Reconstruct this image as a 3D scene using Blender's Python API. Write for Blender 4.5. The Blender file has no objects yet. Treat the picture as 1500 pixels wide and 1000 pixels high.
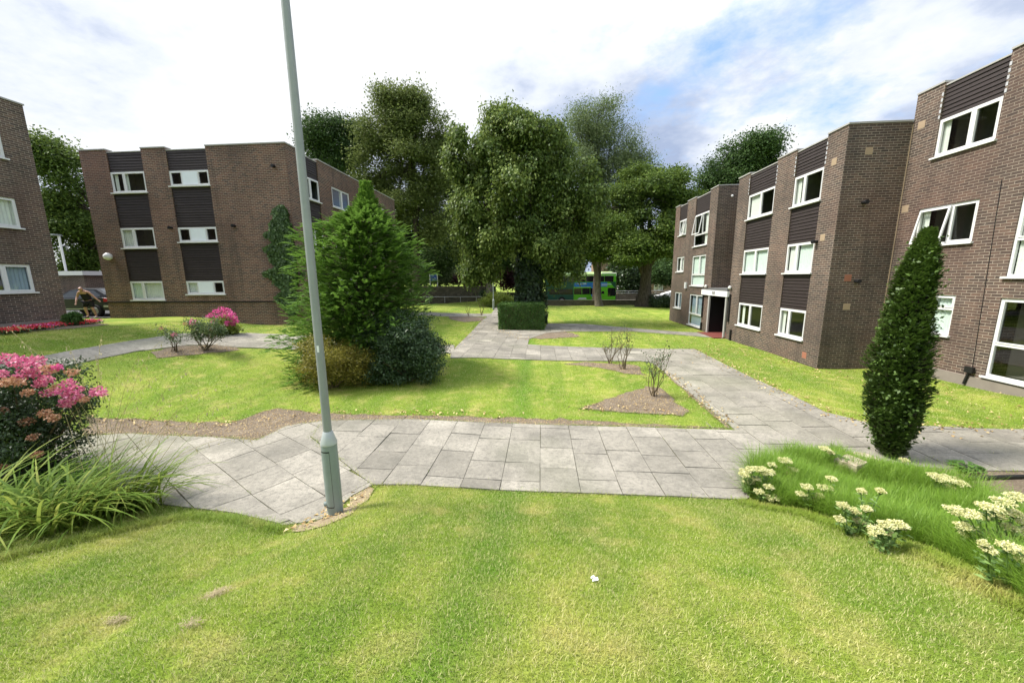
import bpy, math, random
import numpy as np
from mathutils import Vector, Matrix, geometry
random.seed(7); rng = np.random.default_rng(11)
R = math.radians
SC = bpy.context.scene; COL = SC.collection

# ------------------------------------------------------------------ camera geometry
F = 541.; TILT = R(9.75); ROLL = R(0.5); YAW = R(4.5); H = 3.2
def ray(u, v):
    x = u-750; y = v-500
    c, s = math.cos(ROLL), math.sin(ROLL)
    x, y = c*x-s*y, s*x+c*y
    dn = y*math.cos(TILT)+F*math.sin(TILT); fw = F*math.cos(TILT)-y*math.sin(TILT)
    return Vector((x*math.cos(YAW)-fw*math.sin(YAW), x*math.sin(YAW)+fw*math.cos(YAW), -dn))
def PY(u, v, Y):                       # point of a sight line at depth Y
    d = ray(u, v); t = Y/d.y
    return Vector((d.x*t, Y, H+d.z*t))
def PX(u, v, X):
    d = ray(u, v); t = X/d.x
    return Vector((X, d.y*t, H+d.z*t))
FWD = ray(750, 500).normalized()
def pxm(p):                            # metres per photo pixel at a point
    return (Vector(p)-Vector((0, 0, H))).dot(FWD)/F

# ------------------------------------------------------------------ terrain
CP = np.array([(-11.5,17,1.03),(-21.7,17,1.37),(-18.5,13.1,1.55),(-18.5,9,1.8),(-26,18,1.4),(-30,30,1.4),
(0,6,0),(0,12,0),(0,20,0),(0,30,0),(0,42,0),(10,13,0),(10,20,0),(10,30,0),(4,6,0),(9,9,.1),(12,10.5,.25),(12,8,.45),
(-2.8,4.6,0.05),(-4,9,.1),(-4,14,.2),(-5,6.5,.1),(-8,46,.32),(-12,30,.6),(-24,22,1.4),(10,43,-.05),(0,47,-.35),(10,48,-.35),
(-8,50,-.35),(20,43,-.1),(0,56,-.35),(14,56,-.35),(25,52,-.35),(-20,52,-.3),(0,75,-.2),(30,75,-.2),(-30,75,-.1)])
def ss(a, b, x):
    t = np.clip((x-a)/(b-a), 0, 1); return t*t*(3-2*t)
def g(X, Y):
    X = np.asarray(X, float); Y = np.asarray(Y, float)
    s = np.zeros(np.broadcast(X, Y).shape); w = np.zeros_like(s)
    for a, b, c in CP:
        k = ((X-a)**2+((Y-b)*.8)**2+.5)**-1.75
        s = s+k*c; w = w+k
    z = s/w
    far = ss(60, 140, np.hypot(X, Y)); z = z*(1-far)
    e = 5.05-.72*(1-ss(-3.0, -2.0, X))
    q = (e-np.maximum(Y, -.6))/.12
    b = .32*.12*np.where(q > 30, q, np.log1p(np.exp(np.minimum(q, 30))))
    return z+b
def g1(x, y): return float(g(x, y))
def hit(u, v, lift=0.):
    d = ray(u, v).normalized(); o = Vector((0, 0, H)); a = .5; pa = o+d*a
    while a < 300:
        b = a*1.03; pb = o+d*b
        if pb.z < g1(pb.x, pb.y)+lift:
            for _ in range(25):
                m = (a+b)/2; pm = o+d*m
                if pm.z < g1(pm.x, pm.y)+lift: b = m
                else: a = m
            pm = o+d*b; return Vector((pm.x, pm.y, g1(pm.x, pm.y)))
        a = b
    return o+d*300
def hp(*pts): return [hit(u, v).xy.to_tuple() for u, v in pts]

# ------------------------------------------------------------------ object helpers
ORG = {}
def tag(o, label=None, cat=None, group=None, kind=None):
    if label: o['label'] = label
    if cat: o['category'] = cat
    if group: o['group'] = group
    if kind: o['kind'] = kind
    return o
def thing(name, loc, label, cat, group=None):
    o = bpy.data.objects.new(name, None); o.empty_display_size = .2; COL.objects.link(o)
    o.location = loc; ORG[o] = Vector(loc)
    return tag(o, label, cat, group)
def link(name, me, mat, parent=None, org=None):
    o = bpy.data.objects.new(name, me); COL.objects.link(o)
    if mat: me.materials.append(mat)
    if parent is not None: o.parent = parent; ORG[o] = ORG[parent]
    else:
        o.location = org or (0, 0, 0); ORG[o] = Vector(org or (0, 0, 0))
    return o
def npmesh(name, V, faces, mat, parent=None, tint=None, org=None, uv=None, smooth=False):
    """V (N,3) world coordinates; faces (M,k) or a list of arrays of different k"""
    V = np.asarray(V, np.float32)
    o0 = ORG[parent] if parent is not None else Vector(org or (0, 0, 0))
    V = V-np.array(o0, np.float32)
    fl = faces if isinstance(faces, list) else [faces]
    fl = [np.asarray(f, np.int32) for f in fl if len(f)]
    me = bpy.data.meshes.new(name)
    me.vertices.add(len(V)); me.vertices.foreach_set('co', V.ravel())
    loops = np.concatenate([f.ravel() for f in fl])
    sizes = np.concatenate([np.full(len(f), f.shape[1], np.int32) for f in fl])
    starts = np.concatenate([[0], np.cumsum(sizes)[:-1]]).astype(np.int32)
    me.loops.add(len(loops)); me.polygons.add(len(sizes))
    me.loops.foreach_set('vertex_index', loops)
    me.polygons.foreach_set('loop_start', starts)
    me.update(calc_edges=True); me.validate()
    if tint is not None:
        a = me.attributes.new('tint', 'FLOAT', 'POINT'); a.data.foreach_set('value', np.asarray(tint, np.float32))
    if uv is not None:
        l = me.uv_layers.new(name='UVMap'); l.data.foreach_set('uv', np.asarray(uv, np.float32).ravel())
    if smooth: me.polygons.foreach_set('use_smooth', np.ones(len(sizes), bool))
    return link(name, me, mat, parent, org)

class MB:
    def __init__(s): s.v = []; s.f = []; s.uv = []; s.t = []; s.tc = .5
    def quad(s, pts, uv=None):
        n = len(s.v); s.v += [tuple(p) for p in pts]; s.t += [s.tc]*len(pts)
        s.f.append(list(range(n, n+len(pts)))); s.uv += list(uv) if uv else [(0, 0)]*len(pts)
    def hexa(s, c):                      # 8 corners: 0-3 one face, 4-7 the opposite
        for q in ((3,2,1,0),(4,5,6,7),(0,1,5,4),(1,2,6,5),(2,3,7,6),(3,0,4,7)):
            pts = [Vector(c[i]) for i in q]; nrm = (pts[1]-pts[0]).cross(pts[2]-pts[1])
            a = max(range(3), key=lambda i: abs(nrm[i]))
            uv = [((p.y, p.z) if a == 0 else (p.x, p.z) if a == 1 else (p.x, p.y)) for p in pts]
            s.quad(pts, uv)
    def box(s, a, b):
        x0, y0, z0 = a; x1, y1, z1 = b
        s.hexa([(x0,y0,z0),(x1,y0,z0),(x1,y1,z0),(x0,y1,z0),(x0,y0,z1),(x1,y0,z1),(x1,y1,z1),(x0,y1,z1)])
    def tube(s, pts, rad, n=8, cap=True, jit=0):
        pts = [Vector(p) for p in pts]; base = len(s.v)
        for i, p in enumerate(pts):
            d = (pts[min(i+1, len(pts)-1)]-pts[max(i-1, 0)]).normalized()
            a = d.cross(Vector((0, 0, 1)));
            if a.length < .15: a = d.cross(Vector((1, 0, 0)))
            a.normalize(); b = d.cross(a); r = rad[i] if hasattr(rad, '__len__') else rad
            for k in range(n):
                w = 2*math.pi*k/n; rr = r*(1+jit*random.uniform(-1, 1))
                s.v.append(tuple(p+(a*math.cos(w)+b*math.sin(w))*rr)); s.t.append(s.tc)
        for i in range(len(pts)-1):
            for k in range(n):
                q = base+i*n; k2 = (k+1) % n
                s.f.append([q+k, q+k2, q+n+k2, q+n+k])
                s.uv += [(k/n, i), ((k+1)/n, i), ((k+1)/n, i+1), (k/n, i+1)]
        if cap:
            for q in (base, base+(len(pts)-1)*n):
                e = len(s.v); s.v += s.v[q:q+n]; s.t += [s.tc]*n; s.f.append(list(range(e, e+n))); s.uv += [(0, 0)]*n
    def lathe(s, c, prof, n=16, axis='z'):
        base = len(s.v); c = Vector(c)
        for r, h in prof:
            for k in range(n):
                w = 2*math.pi*k/n
                p = (r*math.cos(w), r*math.sin(w), h) if axis == 'z' else (h, r*math.cos(w), r*math.sin(w)) if axis == 'x' else (r*math.cos(w), h, r*math.sin(w))
                s.v.append(tuple(c+Vector(p))); s.t.append(s.tc)
        for i in range(len(prof)-1):
            for k in range(n):
                q = base+i*n; k2 = (k+1) % n
                s.f.append([q+k, q+k2, q+n+k2, q+n+k]); s.uv += [(0, 0)]*4
        for q in (base, base+(len(prof)-1)*n):
            e = len(s.v); s.v += s.v[q:q+n]; s.t += [s.tc]*n; s.f.append(list(range(e, e+n))); s.uv += [(0, 0)]*n
    def build_each(s, name, mat, parent, nv=24, bevel=0):
        nf = {24: 6, 20: 5}[nv]
        for i in range(len(s.v)//nv):
            m = MB(); m.v = s.v[i*nv:(i+1)*nv]; m.t = s.t[i*nv:(i+1)*nv]; m.f = [[k-i*nv for k in f] for f in s.f[i*nf:(i+1)*nf]]; m.uv = s.uv[i*nv:(i+1)*nv]
            m.build(name, mat, parent, bevel=bevel)
    def build(s, name, mat, parent=None, org=None, smooth=False, bevel=0):
        o0 = ORG[parent] if parent is not None else Vector(org or (0, 0, 0))
        me = bpy.data.meshes.new(name)
        me.from_pydata([tuple(Vector(p)-o0) for p in s.v], [], s.f)
        l = me.uv_layers.new(name='UVMap'); l.data.foreach_set('uv', np.asarray(s.uv, np.float32).ravel())
        a = me.attributes.new('tint', 'FLOAT', 'POINT'); a.data.foreach_set('value', np.asarray(s.t, np.float32))
        if smooth: me.polygons.foreach_set('use_smooth', np.ones(len(me.polygons), bool))
        me.update(); o = link(name, me, mat, parent, org)
        if bevel:
            m = o.modifiers.new('b', 'BEVEL'); m.width = bevel; m.segments = 2; m.limit_method = 'ANGLE'
        return o

# ------------------------------------------------------------------ materials
class NT:
    def __init__(s, name):
        s.m = bpy.data.materials.new(name); s.m.use_nodes = True
        s.t = s.m.node_tree; s.N = s.t.nodes; s.N.clear()
        s.out = s.N.new('ShaderNodeOutputMaterial')
    def n(s, typ, **kw):
        x = s.N.new(typ)
        for k, v in kw.items():
            if k.startswith('i_'):
                key = k[2:].replace('_', ' ')
                x.inputs[int(key) if key.isdigit() else key].default_value = v
            else: setattr(x, k, v)
        return x
    def l(s, a, b): s.t.links.new(a, b)
    def ramp(s, fac, stops, interp='LINEAR'):
        r = s.N.new('ShaderNodeValToRGB'); r.color_ramp.interpolation = interp
        e = r.color_ramp.elements
        while len(e) < len(stops): e.new(.5)
        for i, (p, c) in enumerate(stops):
            e[i].position = p; e[i].color = (*c, 1) if len(c) == 3 else c
        s.l(fac, r.inputs[0]); return r.outputs[0]
    def mix(s, fac, a, b, mode='MIX'):
        m = s.N.new('ShaderNodeMix'); m.data_type = 'RGBA'; m.blend_type = mode
        for val, i in ((fac, 0), (a, 6), (b, 7)):
            if hasattr(val, 'links'): s.l(val, m.inputs[i])
            else: m.inputs[i].default_value = val if i == 0 else (*val, 1)
        return m.outputs[2]
    def noise(s, scale, vec=None, detail=4, rough=.55):
        x = s.n('ShaderNodeTexNoise', i_Scale=scale, i_Detail=detail, i_Roughness=rough)
        if vec is not None: s.l(vec, x.inputs['Vector'])
        return x.outputs['Fac']
    def pos(s): return s.n('ShaderNodeNewGeometry').outputs['Position']
    def math(s, op, a, b=0.):
        x = s.n('ShaderNodeMath', operation=op)
        for i, v in enumerate((a, b)):
            if hasattr(v, 'links'): s.l(v, x.inputs[i])
            else: x.inputs[i].default_value = v
        return x.outputs[0]
    def bsdf(s, col, rough=.7, metal=0., spec=.3, bump=None, bs=.3, bd=.01, link=True):
        p = s.n('ShaderNodeBsdfPrincipled')
        p.inputs['Metallic'].default_value = metal; p.inputs['Specular IOR Level'].default_value = spec
        for v, k in ((col, 'Base Color'), (rough, 'Roughness')):
            if hasattr(v, 'links'): s.l(v, p.inputs[k])
            else: p.inputs[k].default_value = (*v, 1) if k == 'Base Color' else v
        if bump is not None:
            b = s.n('ShaderNodeBump'); b.inputs['Strength'].default_value = bs; b.inputs['Distance'].default_value = bd
            s.l(bump, b.inputs['Height']); s.l(b.outputs[0], p.inputs['Normal'])
        if link: s.l(p.outputs[0], s.out.inputs[0])
        return p
def simple(name, col, rough=.6, metal=0., spec=.3, var=.12, scale=6., bs=.0):
    t = NT(name); n = t.noise(scale, t.pos())
    c = t.mix(n, tuple(x*(1-var) for x in col), tuple(min(1, x*(1+var)) for x in col))
    t.bsdf(c, rough, metal, spec, n if bs else None, bs, .01); return t.m
def brick(name, c1, c2, c3, mortar, dirt=(.050, .042, .038)):
    t = NT(name); uv = t.n('ShaderNodeUVMap', uv_map='UVMap').outputs[0]
    b = t.n('ShaderNodeTexBrick', offset=.5, squash=1., i_Scale=1., i_Mortar_Size=.0065, i_Mortar_Smooth=.15, i_Bias=0., i_Brick_Width=.225, i_Row_Height=.075)
    b.inputs['Color1'].default_value = (*c1, 1); b.inputs['Color2'].default_value = (*c2, 1); b.inputs['Mortar'].default_value = (*mortar, 1)
    t.l(uv, b.inputs['Vector'])
    # per brick extra hue: a brick-cell sized white noise
    b2 = t.n('ShaderNodeTexBrick', offset=.5, i_Scale=1., i_Mortar_Size=0., i_Bias=.0, i_Brick_Width=.225, i_Row_Height=.075)
    b2.inputs['Color1'].default_value = (0, 0, 0, 1); b2.inputs['Color2'].default_value = (1, 1, 1, 1)
    mp = t.n('ShaderNodeMapping'); mp.inputs['Location'].default_value = (22.5, 7.5, 0); t.l(uv, mp.inputs[0]); t.l(mp.outputs[0], b2.inputs['Vector'])
    sel = t.ramp(b2.outputs['Color'], [(.55, (0, 0, 0)), (1., (1, 1, 1))])
    isb = t.math('SUBTRACT', 1., b.outputs['Fac'])
    f = t.math('MULTIPLY', t.math('MULTIPLY', sel, isb), .7)
    col = t.mix(f, b.outputs['Color'], c3)
    p = t.pos(); big = t.noise(.55, p, 5); fine = t.noise(28, p, 3)
    col = t.mix(t.ramp(big, [(.38, (0, 0, 0)), (.75, (.55, .55, .55))]), col, dirt)
    col = t.mix(t.math('MULTIPLY', fine, .55), col, (.45, .38, .32), 'SOFT_LIGHT')
    mp2 = t.n('ShaderNodeMapping'); mp2.inputs['Scale'].default_value = (1, 1, .12); t.l(p, mp2.inputs[0]); stk = t.noise(2.2, mp2.outputs[0], 5, .6)
    col = t.mix(t.ramp(stk, [(.5, (0, 0, 0)), (.75, (.5, .5, .5))]), col, (.045, .038, .034)); eff = t.noise(1.7, p, 6, .7); col = t.mix(t.ramp(eff, [(.60, (0, 0, 0)), (.78, (.35, .35, .35))]), col, (.30, .25, .21))
    red = t.noise(.3, p, 3); col = t.mix(t.ramp(red, [(.5, (0, 0, 0)), (.72, (.3, .3, .3))]), col, (.13, .06, .045))
    h = t.math('ADD', t.math('MULTIPLY', isb, 1.), t.math('MULTIPLY', fine, .25))
    t.bsdf(col, .88, 0, .2, h, .5, .008); return t.m
def foliage(name, dark, mid, light, trans=.35, rough=.5, spec=.35, noise=.0):
    t = NT(name); a = t.n('ShaderNodeAttribute', attribute_name='tint').outputs['Fac']
    c = t.ramp(a, [(0., dark), (.5, mid), (1., light)])
    if noise:
        c = t.mix(t.ramp(t.noise(noise, t.pos(), 3), [(.35, (0, 0, 0)), (.7, (.6, .6, .6))]), c, light)
    p = t.bsdf(c, rough, 0, spec, link=False)
    tr = t.n('ShaderNodeBsdfTranslucent'); t.l(t.mix(.5, c, light), tr.inputs[0])
    m = t.n('ShaderNodeMixShader'); m.inputs[0].default_value = trans
    t.l(p.outputs[0], m.inputs[1]); t.l(tr.outputs[0], m.inputs[2]); t.l(m.outputs[0], t.out.inputs[0]); return t.m

def grass_colour(t, a=None):
    """turf colour from world position: mown green with lush, straw and mossy patches"""
    p = t.pos()
    n1 = t.noise(.55, p, 5, .6); n2 = t.noise(2.3, p, 5, .65); n3 = t.noise(14, p, 4, .7)
    c = t.ramp(n1, [(.3, (.165, .265, .030)), (.5, (.25, .34, .048)), (.68, (.385, .43, .095))])
    c = t.mix(t.ramp(n2, [(.5, (0, 0, 0)), (.68, (.85, .85, .85))]), c, (.50, .455, .17))
    c = t.mix(t.ramp(n2, [(.28, (.7, .7, .7)), (.44, (0, 0, 0))]), c, (.12, .24, .018))
    sx = t.n('ShaderNodeSeparateXYZ'); t.l(p, sx.inputs[0]); wob = t.noise(1.1, p, 3)
    xx = t.math('ADD', sx.outputs[0], t.math('MULTIPLY', wob, .5))
    mpx = t.n('ShaderNodeMapping'); mpx.inputs['Scale'].default_value = (1, .10, 0); mpx.inputs['Location'].default_value = (3.1, 0, 0); t.l(p, mpx.inputs[0])
    st = t.noise(.95, mpx.outputs[0], 3, .5)
    c = t.mix(t.ramp(st, [(.46, (0, 0, 0)), (.60, (.45, .45, .45))]), c, (.11, .225, .024))
    ctr = t.math('POWER', 2.718, t.math('MULTIPLY', t.math('POWER', t.math('ABSOLUTE', t.math('DIVIDE', t.math('ADD', xx, .25), .30)), 2.), -1.))
    c = t.mix(t.math('MULTIPLY', ctr, .68), c, (.10, .235, .02))
    c = t.mix(t.math('MULTIPLY', n3, .6), c, (.5, .47, .2), 'SOFT_LIGHT')
    if a is not None:
        c = t.mix(t.ramp(a, [(0., (.55, .55, .55)), (.35, (0, 0, 0))]), c, (.09, .14, .015))
        c = t.mix(t.ramp(a, [(.60, (0, 0, 0)), (.95, (.9, .9, .9))]), c, (.62, .57, .28))
    return c
M = {}
M['brick'] = brick('dark_brick', (.128, .094, .078), (.068, .055, .049), (.170, .114, .088), (.38, .335, .275))
M['brick_old'] = brick('red_brick', (.168, .092, .066), (.080, .056, .047), (.205, .115, .080), (.38, .325, .265))
M['clad'] = simple('brown_weatherboard', (.030, .022, .020), .6, var=.3, scale=9)
M['upvc'] = simple('white_upvc', (.66, .66, .65), .35, spec=.45, var=.03)
M['coping'] = simple('stone_coping', (.36, .35, .33), .85, var=.2, scale=4)
M['lead'] = simple('lead_flashing', (.42, .42, .43), .6, var=.2, scale=8)
M['dark'] = simple('dark_room', (.035, .033, .032), .9)
M['room'] = simple('room_wall', (.20, .18, .16), .9)
M['frost'] = simple('frosted_panel', (.70, .75, .78), .45, var=.04)
M['cur_w'] = simple('pale_curtain', (.80, .80, .75), .9, var=.1)
M['cur_b'] = simple('blue_grey_curtain', (.35, .42, .50), .9, var=.1)
M['cur_g'] = simple('green_white_blind', (.74, .82, .76), .9, var=.08)
M['roof'] = simple('felt_roof', (.12, .12, .12), .9)
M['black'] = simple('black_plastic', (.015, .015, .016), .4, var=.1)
M['airbrick'] = simple('buff_airbrick', (.36, .27, .18), .85, var=.15, scale=30)
M['rust_air'] = simple('terracotta_airbrick', (.33, .14, .09), .85)
M['plinth'] = simple('rendered_plinth', (.22, .19, .16), .9, var=.25, scale=3, bs=.3)
M['mat'] = simple('red_tiles', (.16, .045, .035), .7)
M['white'] = simple('white_paint', (.78, .78, .76), .5, var=.04)
def glass():
    t = NT('window_glass')
    ge = t.n('ShaderNodeNewGeometry'); dt = t.n('ShaderNodeVectorMath', operation='DOT_PRODUCT'); t.l(ge.outputs['Normal'], dt.inputs[0]); t.l(ge.outputs['Incoming'], dt.inputs[1])
    sch = t.math('POWER', t.math('SUBTRACT', 1., t.math('ABSOLUTE', dt.outputs['Value'])), 5.); gl = t.n('ShaderNodeBsdfGlossy'); gl.inputs['Roughness'].default_value = .015
    tr = t.n('ShaderNodeBsdfTransparent'); tr.inputs[0].default_value = (.86, .90, .88, 1)
    w = t.noise(1.3, t.pos(), 2); b = t.n('ShaderNodeBump', i_Strength=.05, i_Distance=.02); t.l(w, b.inputs['Height']); t.l(b.outputs[0], gl.inputs['Normal'])
    f = t.math('ADD', t.math('MULTIPLY', sch, .9), .09)
    m = t.n('ShaderNodeMixShader'); t.l(f, m.inputs[0]); t.l(tr.outputs[0], m.inputs[1]); t.l(gl.outputs[0], m.inputs[2]); t.l(m.outputs[0], t.out.inputs[0])
    return t.m
M['glass'] = glass()
def slabmat():
    t = NT('concrete_slab'); a = t.n('ShaderNodeAttribute', attribute_name='tint').outputs['Fac']; p = t.pos()
    c = t.ramp(a, [(0., (.225, .206, .168)), (.5, (.315, .29, .238)), (1., (.43, .395, .325))])
    n1 = t.noise(1.1, p, 6, .65); n2 = t.noise(16, p, 6, .7); n3 = t.noise(90, p, 3, .7); n4 = t.noise(.28, p, 3)
    c = t.mix(t.ramp(n1, [(.38, (0, 0, 0)), (.7, (.75, .75, .75))]), c, (.125, .118, .098))
    c = t.mix(t.ramp(n2, [(.48, (0, 0, 0)), (.64, (.5, .5, .5))]), c, (.115, .108, .09))
    c = t.mix(t.ramp(n2, [(.3, (.3, .3, .3)), (.42, (0, 0, 0))]), c, (.42, .395, .33))
    c = t.mix(t.ramp(n3, [(.5, (0, 0, 0)), (.68, (.65, .65, .65))]), c, (.09, .085, .075))
    c = t.mix(t.ramp(n4, [(.5, (0, 0, 0)), (.75, (.35, .35, .35))]), c, (.20, .21, .12))
    t.bsdf(c, .92, 0, .15, t.math('ADD', n3, t.math('MULTIPLY', n2, .8)), .5, .006); return t.m
M['slab'] = slabmat()
def soilmat(name, a, b, c, sc=1.):
    t = NT(name); p = t.pos(); n1 = t.noise(3*sc, p, 6, .7); n2 = t.noise(38*sc, p, 5, .75); n3 = t.noise(110*sc, p, 2, .7)
    col = t.ramp(n2, [(.32, a), (.5, b), (.66, c)])
    col = t.mix(t.ramp(n1, [(.4, (0, 0, 0)), (.65, (.6, .6, .6))]), col, a)
    t.bsdf(col, .95, 0, .1, t.math('ADD', n2, t.math('MULTIPLY', n3, .5)), .9, .02); return t.m
M['soil'] = soilmat('bed_soil', (.11, .085, .062), (.20, .16, .115), (.36, .29, .20))
M['joint'] = soilmat('slab_joint', (.06, .06, .035), (.12, .115, .075), (.20, .19, .11))
M['sand'] = soilmat('dry_sand', (.20, .15, .09), (.33, .265, .165), (.48, .40, .27))
M['asphalt'] = simple('asphalt', (.055, .055, .057), .9, var=.25, scale=30)
def lawnmat():
    t = NT('turf'); c = grass_colour(t); h = t.noise(55, t.pos(), 4, .75)
    st = t.n('ShaderNodeTexWave', i_Scale=.35, i_Distortion=2.5, i_Detail=2.); t.l(t.pos(), st.inputs[0])
    c = t.mix(t.ramp(st.outputs['Fac'], [(.3, (0, 0, 0)), (.7, (.12, .12, .12))]), c, (.13, .21, .02))
    c = t.mix(t.ramp(h, [(.35, (.6, .6, .6)), (.6, (0, 0, 0))]), c, (.09, .12, .02))
    t.bsdf(c, .85, 0, .12, h, .9, .03); return t.m
M['turf'] = lawnmat()
def blademat():
    t = NT('grass_blade'); a = t.n('ShaderNodeAttribute', attribute_name='tint').outputs['Fac']
    c = grass_colour(t, a); p = t.bsdf(c, .55, 0, .25, link=False)
    tr = t.n('ShaderNodeBsdfTranslucent'); t.l(c, tr.inputs[0]); m = t.n('ShaderNodeMixShader'); m.inputs[0].default_value = .35
    t.l(p.outputs[0], m.inputs[1]); t.l(tr.outputs[0], m.inputs[2]); t.l(m.outputs[0], t.out.inputs[0]); return t.m
M['blade'] = blademat()
def bark(name, a, b):
    t = NT(name); p = t.pos(); mp = t.n('ShaderNodeMapping'); mp.inputs['Scale'].default_value = (1, 1, .25); t.l(p, mp.inputs[0])
    n = t.noise(9, mp.outputs[0], 6, .7); t.bsdf(t.ramp(n, [(.35, a), (.65, b)]), .95, 0, .1, n, .9, .05); return t.m
M['bark'] = bark('tree_bark', (.035, .028, .022), (.11, .09, .07))
M['bark_p'] = bark('pale_bark', (.08, .07, .055), (.22, .19, .15))
M['twig'] = bark('rose_stem', (.07, .05, .035), (.24, .19, .11))
M['lime'] = foliage('lime_leaf', (.026, .050, .009), (.074, .125, .019), (.28, .35, .09), .3, .5, .2)
M['ivy'] = foliage('ivy_leaf', (.014, .030, .010), (.026, .052, .016), (.06, .10, .035), .2, .4)
M['ivy_w'] = foliage('wall_ivy_leaf', (.035, .07, .018), (.06, .11, .03), (.10, .17, .05), .3, .5)
M['oak'] = foliage('olive_leaf', (.042, .068, .015), (.105, .145, .032), (.23, .27, .09), .35, .55, .15)
M['dark_leaf'] = foliage('dark_tree_leaf', (.020, .044, .012), (.046, .090, .023), (.105, .17, .052), .25, .55, .15)
M['willow'] = foliage('grey_green_leaf', (.07, .105, .038), (.13, .18, .07), (.24, .30, .14), .35, .55, .2)
M['syc'] = foliage('sycamore_leaf', (.025, .050, .010), (.066, .115, .019), (.19, .26, .05), .35, .55, .18)
M['bright'] = foliage('yellow_green_leaf', (.10, .14, .02), (.20, .26, .04), (.36, .42, .08), .4)
M['conifer'] = foliage('conifer_spray', (.055, .125, .018), (.105, .215, .030), (.20, .33, .06), .32, .55, .2)
M['yew'] = foliage('yew_needle', (.034, .066, .012), (.066, .120, .020), (.14, .225, .042), .28, .5)
M['holly'] = foliage('holly_leaf', (.018, .042, .012), (.040, .080, .024), (.135, .19, .10), .15, .4, .3)
M['brown'] = foliage('bronze_leaf', (.085, .085, .014), (.19, .175, .024), (.36, .32, .06), .35)
M['rose_leaf'] = foliage('rose_leaf', (.035, .07, .025), (.075, .12, .045), (.17, .22, .10), .3)
M['shrub_d'] = foliage('shrub_leaf', (.018, .035, .012), (.032, .06, .018), (.065, .11, .03), .2, .4)
M['hedge'] = foliage('hedge_leaf', (.034, .078, .014), (.068, .145, .026), (.13, .24, .05), .25)
M['strap'] = foliage('strap_leaf', (.065, .12, .014), (.13, .215, .024), (.36, .38, .09), .4, .6, .15)
M['fern'] = foliage('feathery_leaf', (.10, .20, .014), (.19, .33, .03), (.34, .48, .09), .45)
M['straw'] = foliage('straw_stem', (.24, .21, .09), (.38, .34, .16), (.60, .54, .32), .4)
M['pink'] = foliage('pink_petal', (.36, .03, .12), (.66, .10, .27), (.85, .42, .52), .3)
M['rust'] = foliage('faded_petal', (.34, .13, .07), (.52, .26, .15), (.62, .40, .26), .3)
M['magenta'] = foliage('magenta_petal', (.50, .03, .18), (.75, .08, .33), (.85, .22, .48), .3)
M['red'] = foliage('red_petal', (.45, .015, .02), (.65, .03, .05), (.80, .12, .12), .2)
M['cream'] = foliage('cream_floret', (.36, .40, .10), (.62, .61, .27), (.82, .78, .50), .25, .7)
M['sed_leaf'] = foliage('fleshy_leaf', (.08, .15, .035), (.14, .24, .06), (.25, .36, .11), .2)
M['purple'] = foliage('copper_leaf', (.035, .012, .016), (.075, .025, .032), (.14, .05, .06), .3)
M['deadleaf'] = foliage('fallen_leaf', (.24, .15, .06), (.42, .30, .13), (.62, .50, .26), .1, .8)
M['thatch'] = foliage('dry_thatch', (.20, .16, .08), (.33, .27, .15), (.45, .38, .24), .2, .9)

# ------------------------------------------------------------------ ground, paths, beds
def inpoly(X, Y, poly):
    X = np.asarray(X); Y = np.asarray(Y); r = np.zeros(X.shape, bool); n = len(poly)
    for i in range(n):
        x0, y0 = poly[i]; x1, y1 = poly[(i+1) % n]
        if y0 == y1: continue
        r ^= ((y0 > Y) != (y1 > Y)) & (X < (x1-x0)*(Y-y0)/(y1-y0)+x0)
    return r
def dense(poly, step):
    out = []
    for i in range(len(poly)):
        a = Vector(poly[i]); b = Vector(poly[(i+1) % len(poly)]); k = max(1, int((b-a).length/step))
        out += [tuple(a.lerp(b, j/k)) for j in range(k)]
    return out
def wobble(poly, amt, step=.15):
    out = []
    for x, y in dense(poly, step): out.append((x+random.gauss(0, amt), y+random.gauss(0, amt)))
    return out
def sheet(name, poly, off, mat, step=.3, parent=None):
    b = dense(poly, step); xs = [p[0] for p in b]; ys = [p[1] for p in b]
    gx, gy = np.meshgrid(np.arange(min(xs), max(xs), step), np.arange(min(ys), max(ys), step))
    gx = gx.ravel()+.03; gy = gy.ravel()+.03; k = inpoly(gx, gy, poly)
    pts = [Vector(p) for p in b]+[Vector(p) for p in zip(gx[k].tolist(), gy[k].tolist())]
    n = len(b)
    v, e, f, *_ = geometry.delaunay_2d_cdt(pts, [(i, (i+1) % n) for i in range(n)], [], 1, 1e-4)
    X = np.array([p[0] for p in v]); Y = np.array([p[1] for p in v])
    V = np.stack([X, Y, g(X, Y)+off], 1); f = [q for q in f if len(q) == 3]
    return npmesh(name, V, np.array(f), mat, parent)

def axis_pts(a, b, fine, rings): 
    c = np.arange(a, b+1e-6, fine); lo = a-np.array(rings); hi = b+np.array(rings)
    return np.concatenate([lo[::-1], c, hi])
xs = axis_pts(-28, 28, .25, [1, 3, 6, 12, 25, 50, 100, 200, 450])
ys = np.concatenate([[-500, -200, -80, -30, -12, -6, -3], np.arange(-2, 8, .125), np.arange(8, 62, .3), [66, 72, 80, 95, 120, 160, 250, 450, 900]])
GX, GY = np.meshgrid(xs, ys); GZ = g(GX, GY)
nx = len(xs); ny = len(ys); idx = np.arange(nx*ny).reshape(ny, nx)
Q = np.stack([idx[:-1, :-1], idx[:-1, 1:], idx[1:, 1:], idx[1:, :-1]], -1).reshape(-1, 4)
lawn = npmesh('lawn_ground', np.stack([GX, GY, GZ], -1).reshape(-1, 3), Q, M['turf'], smooth=True); tag(lawn, kind='structure')

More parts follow.
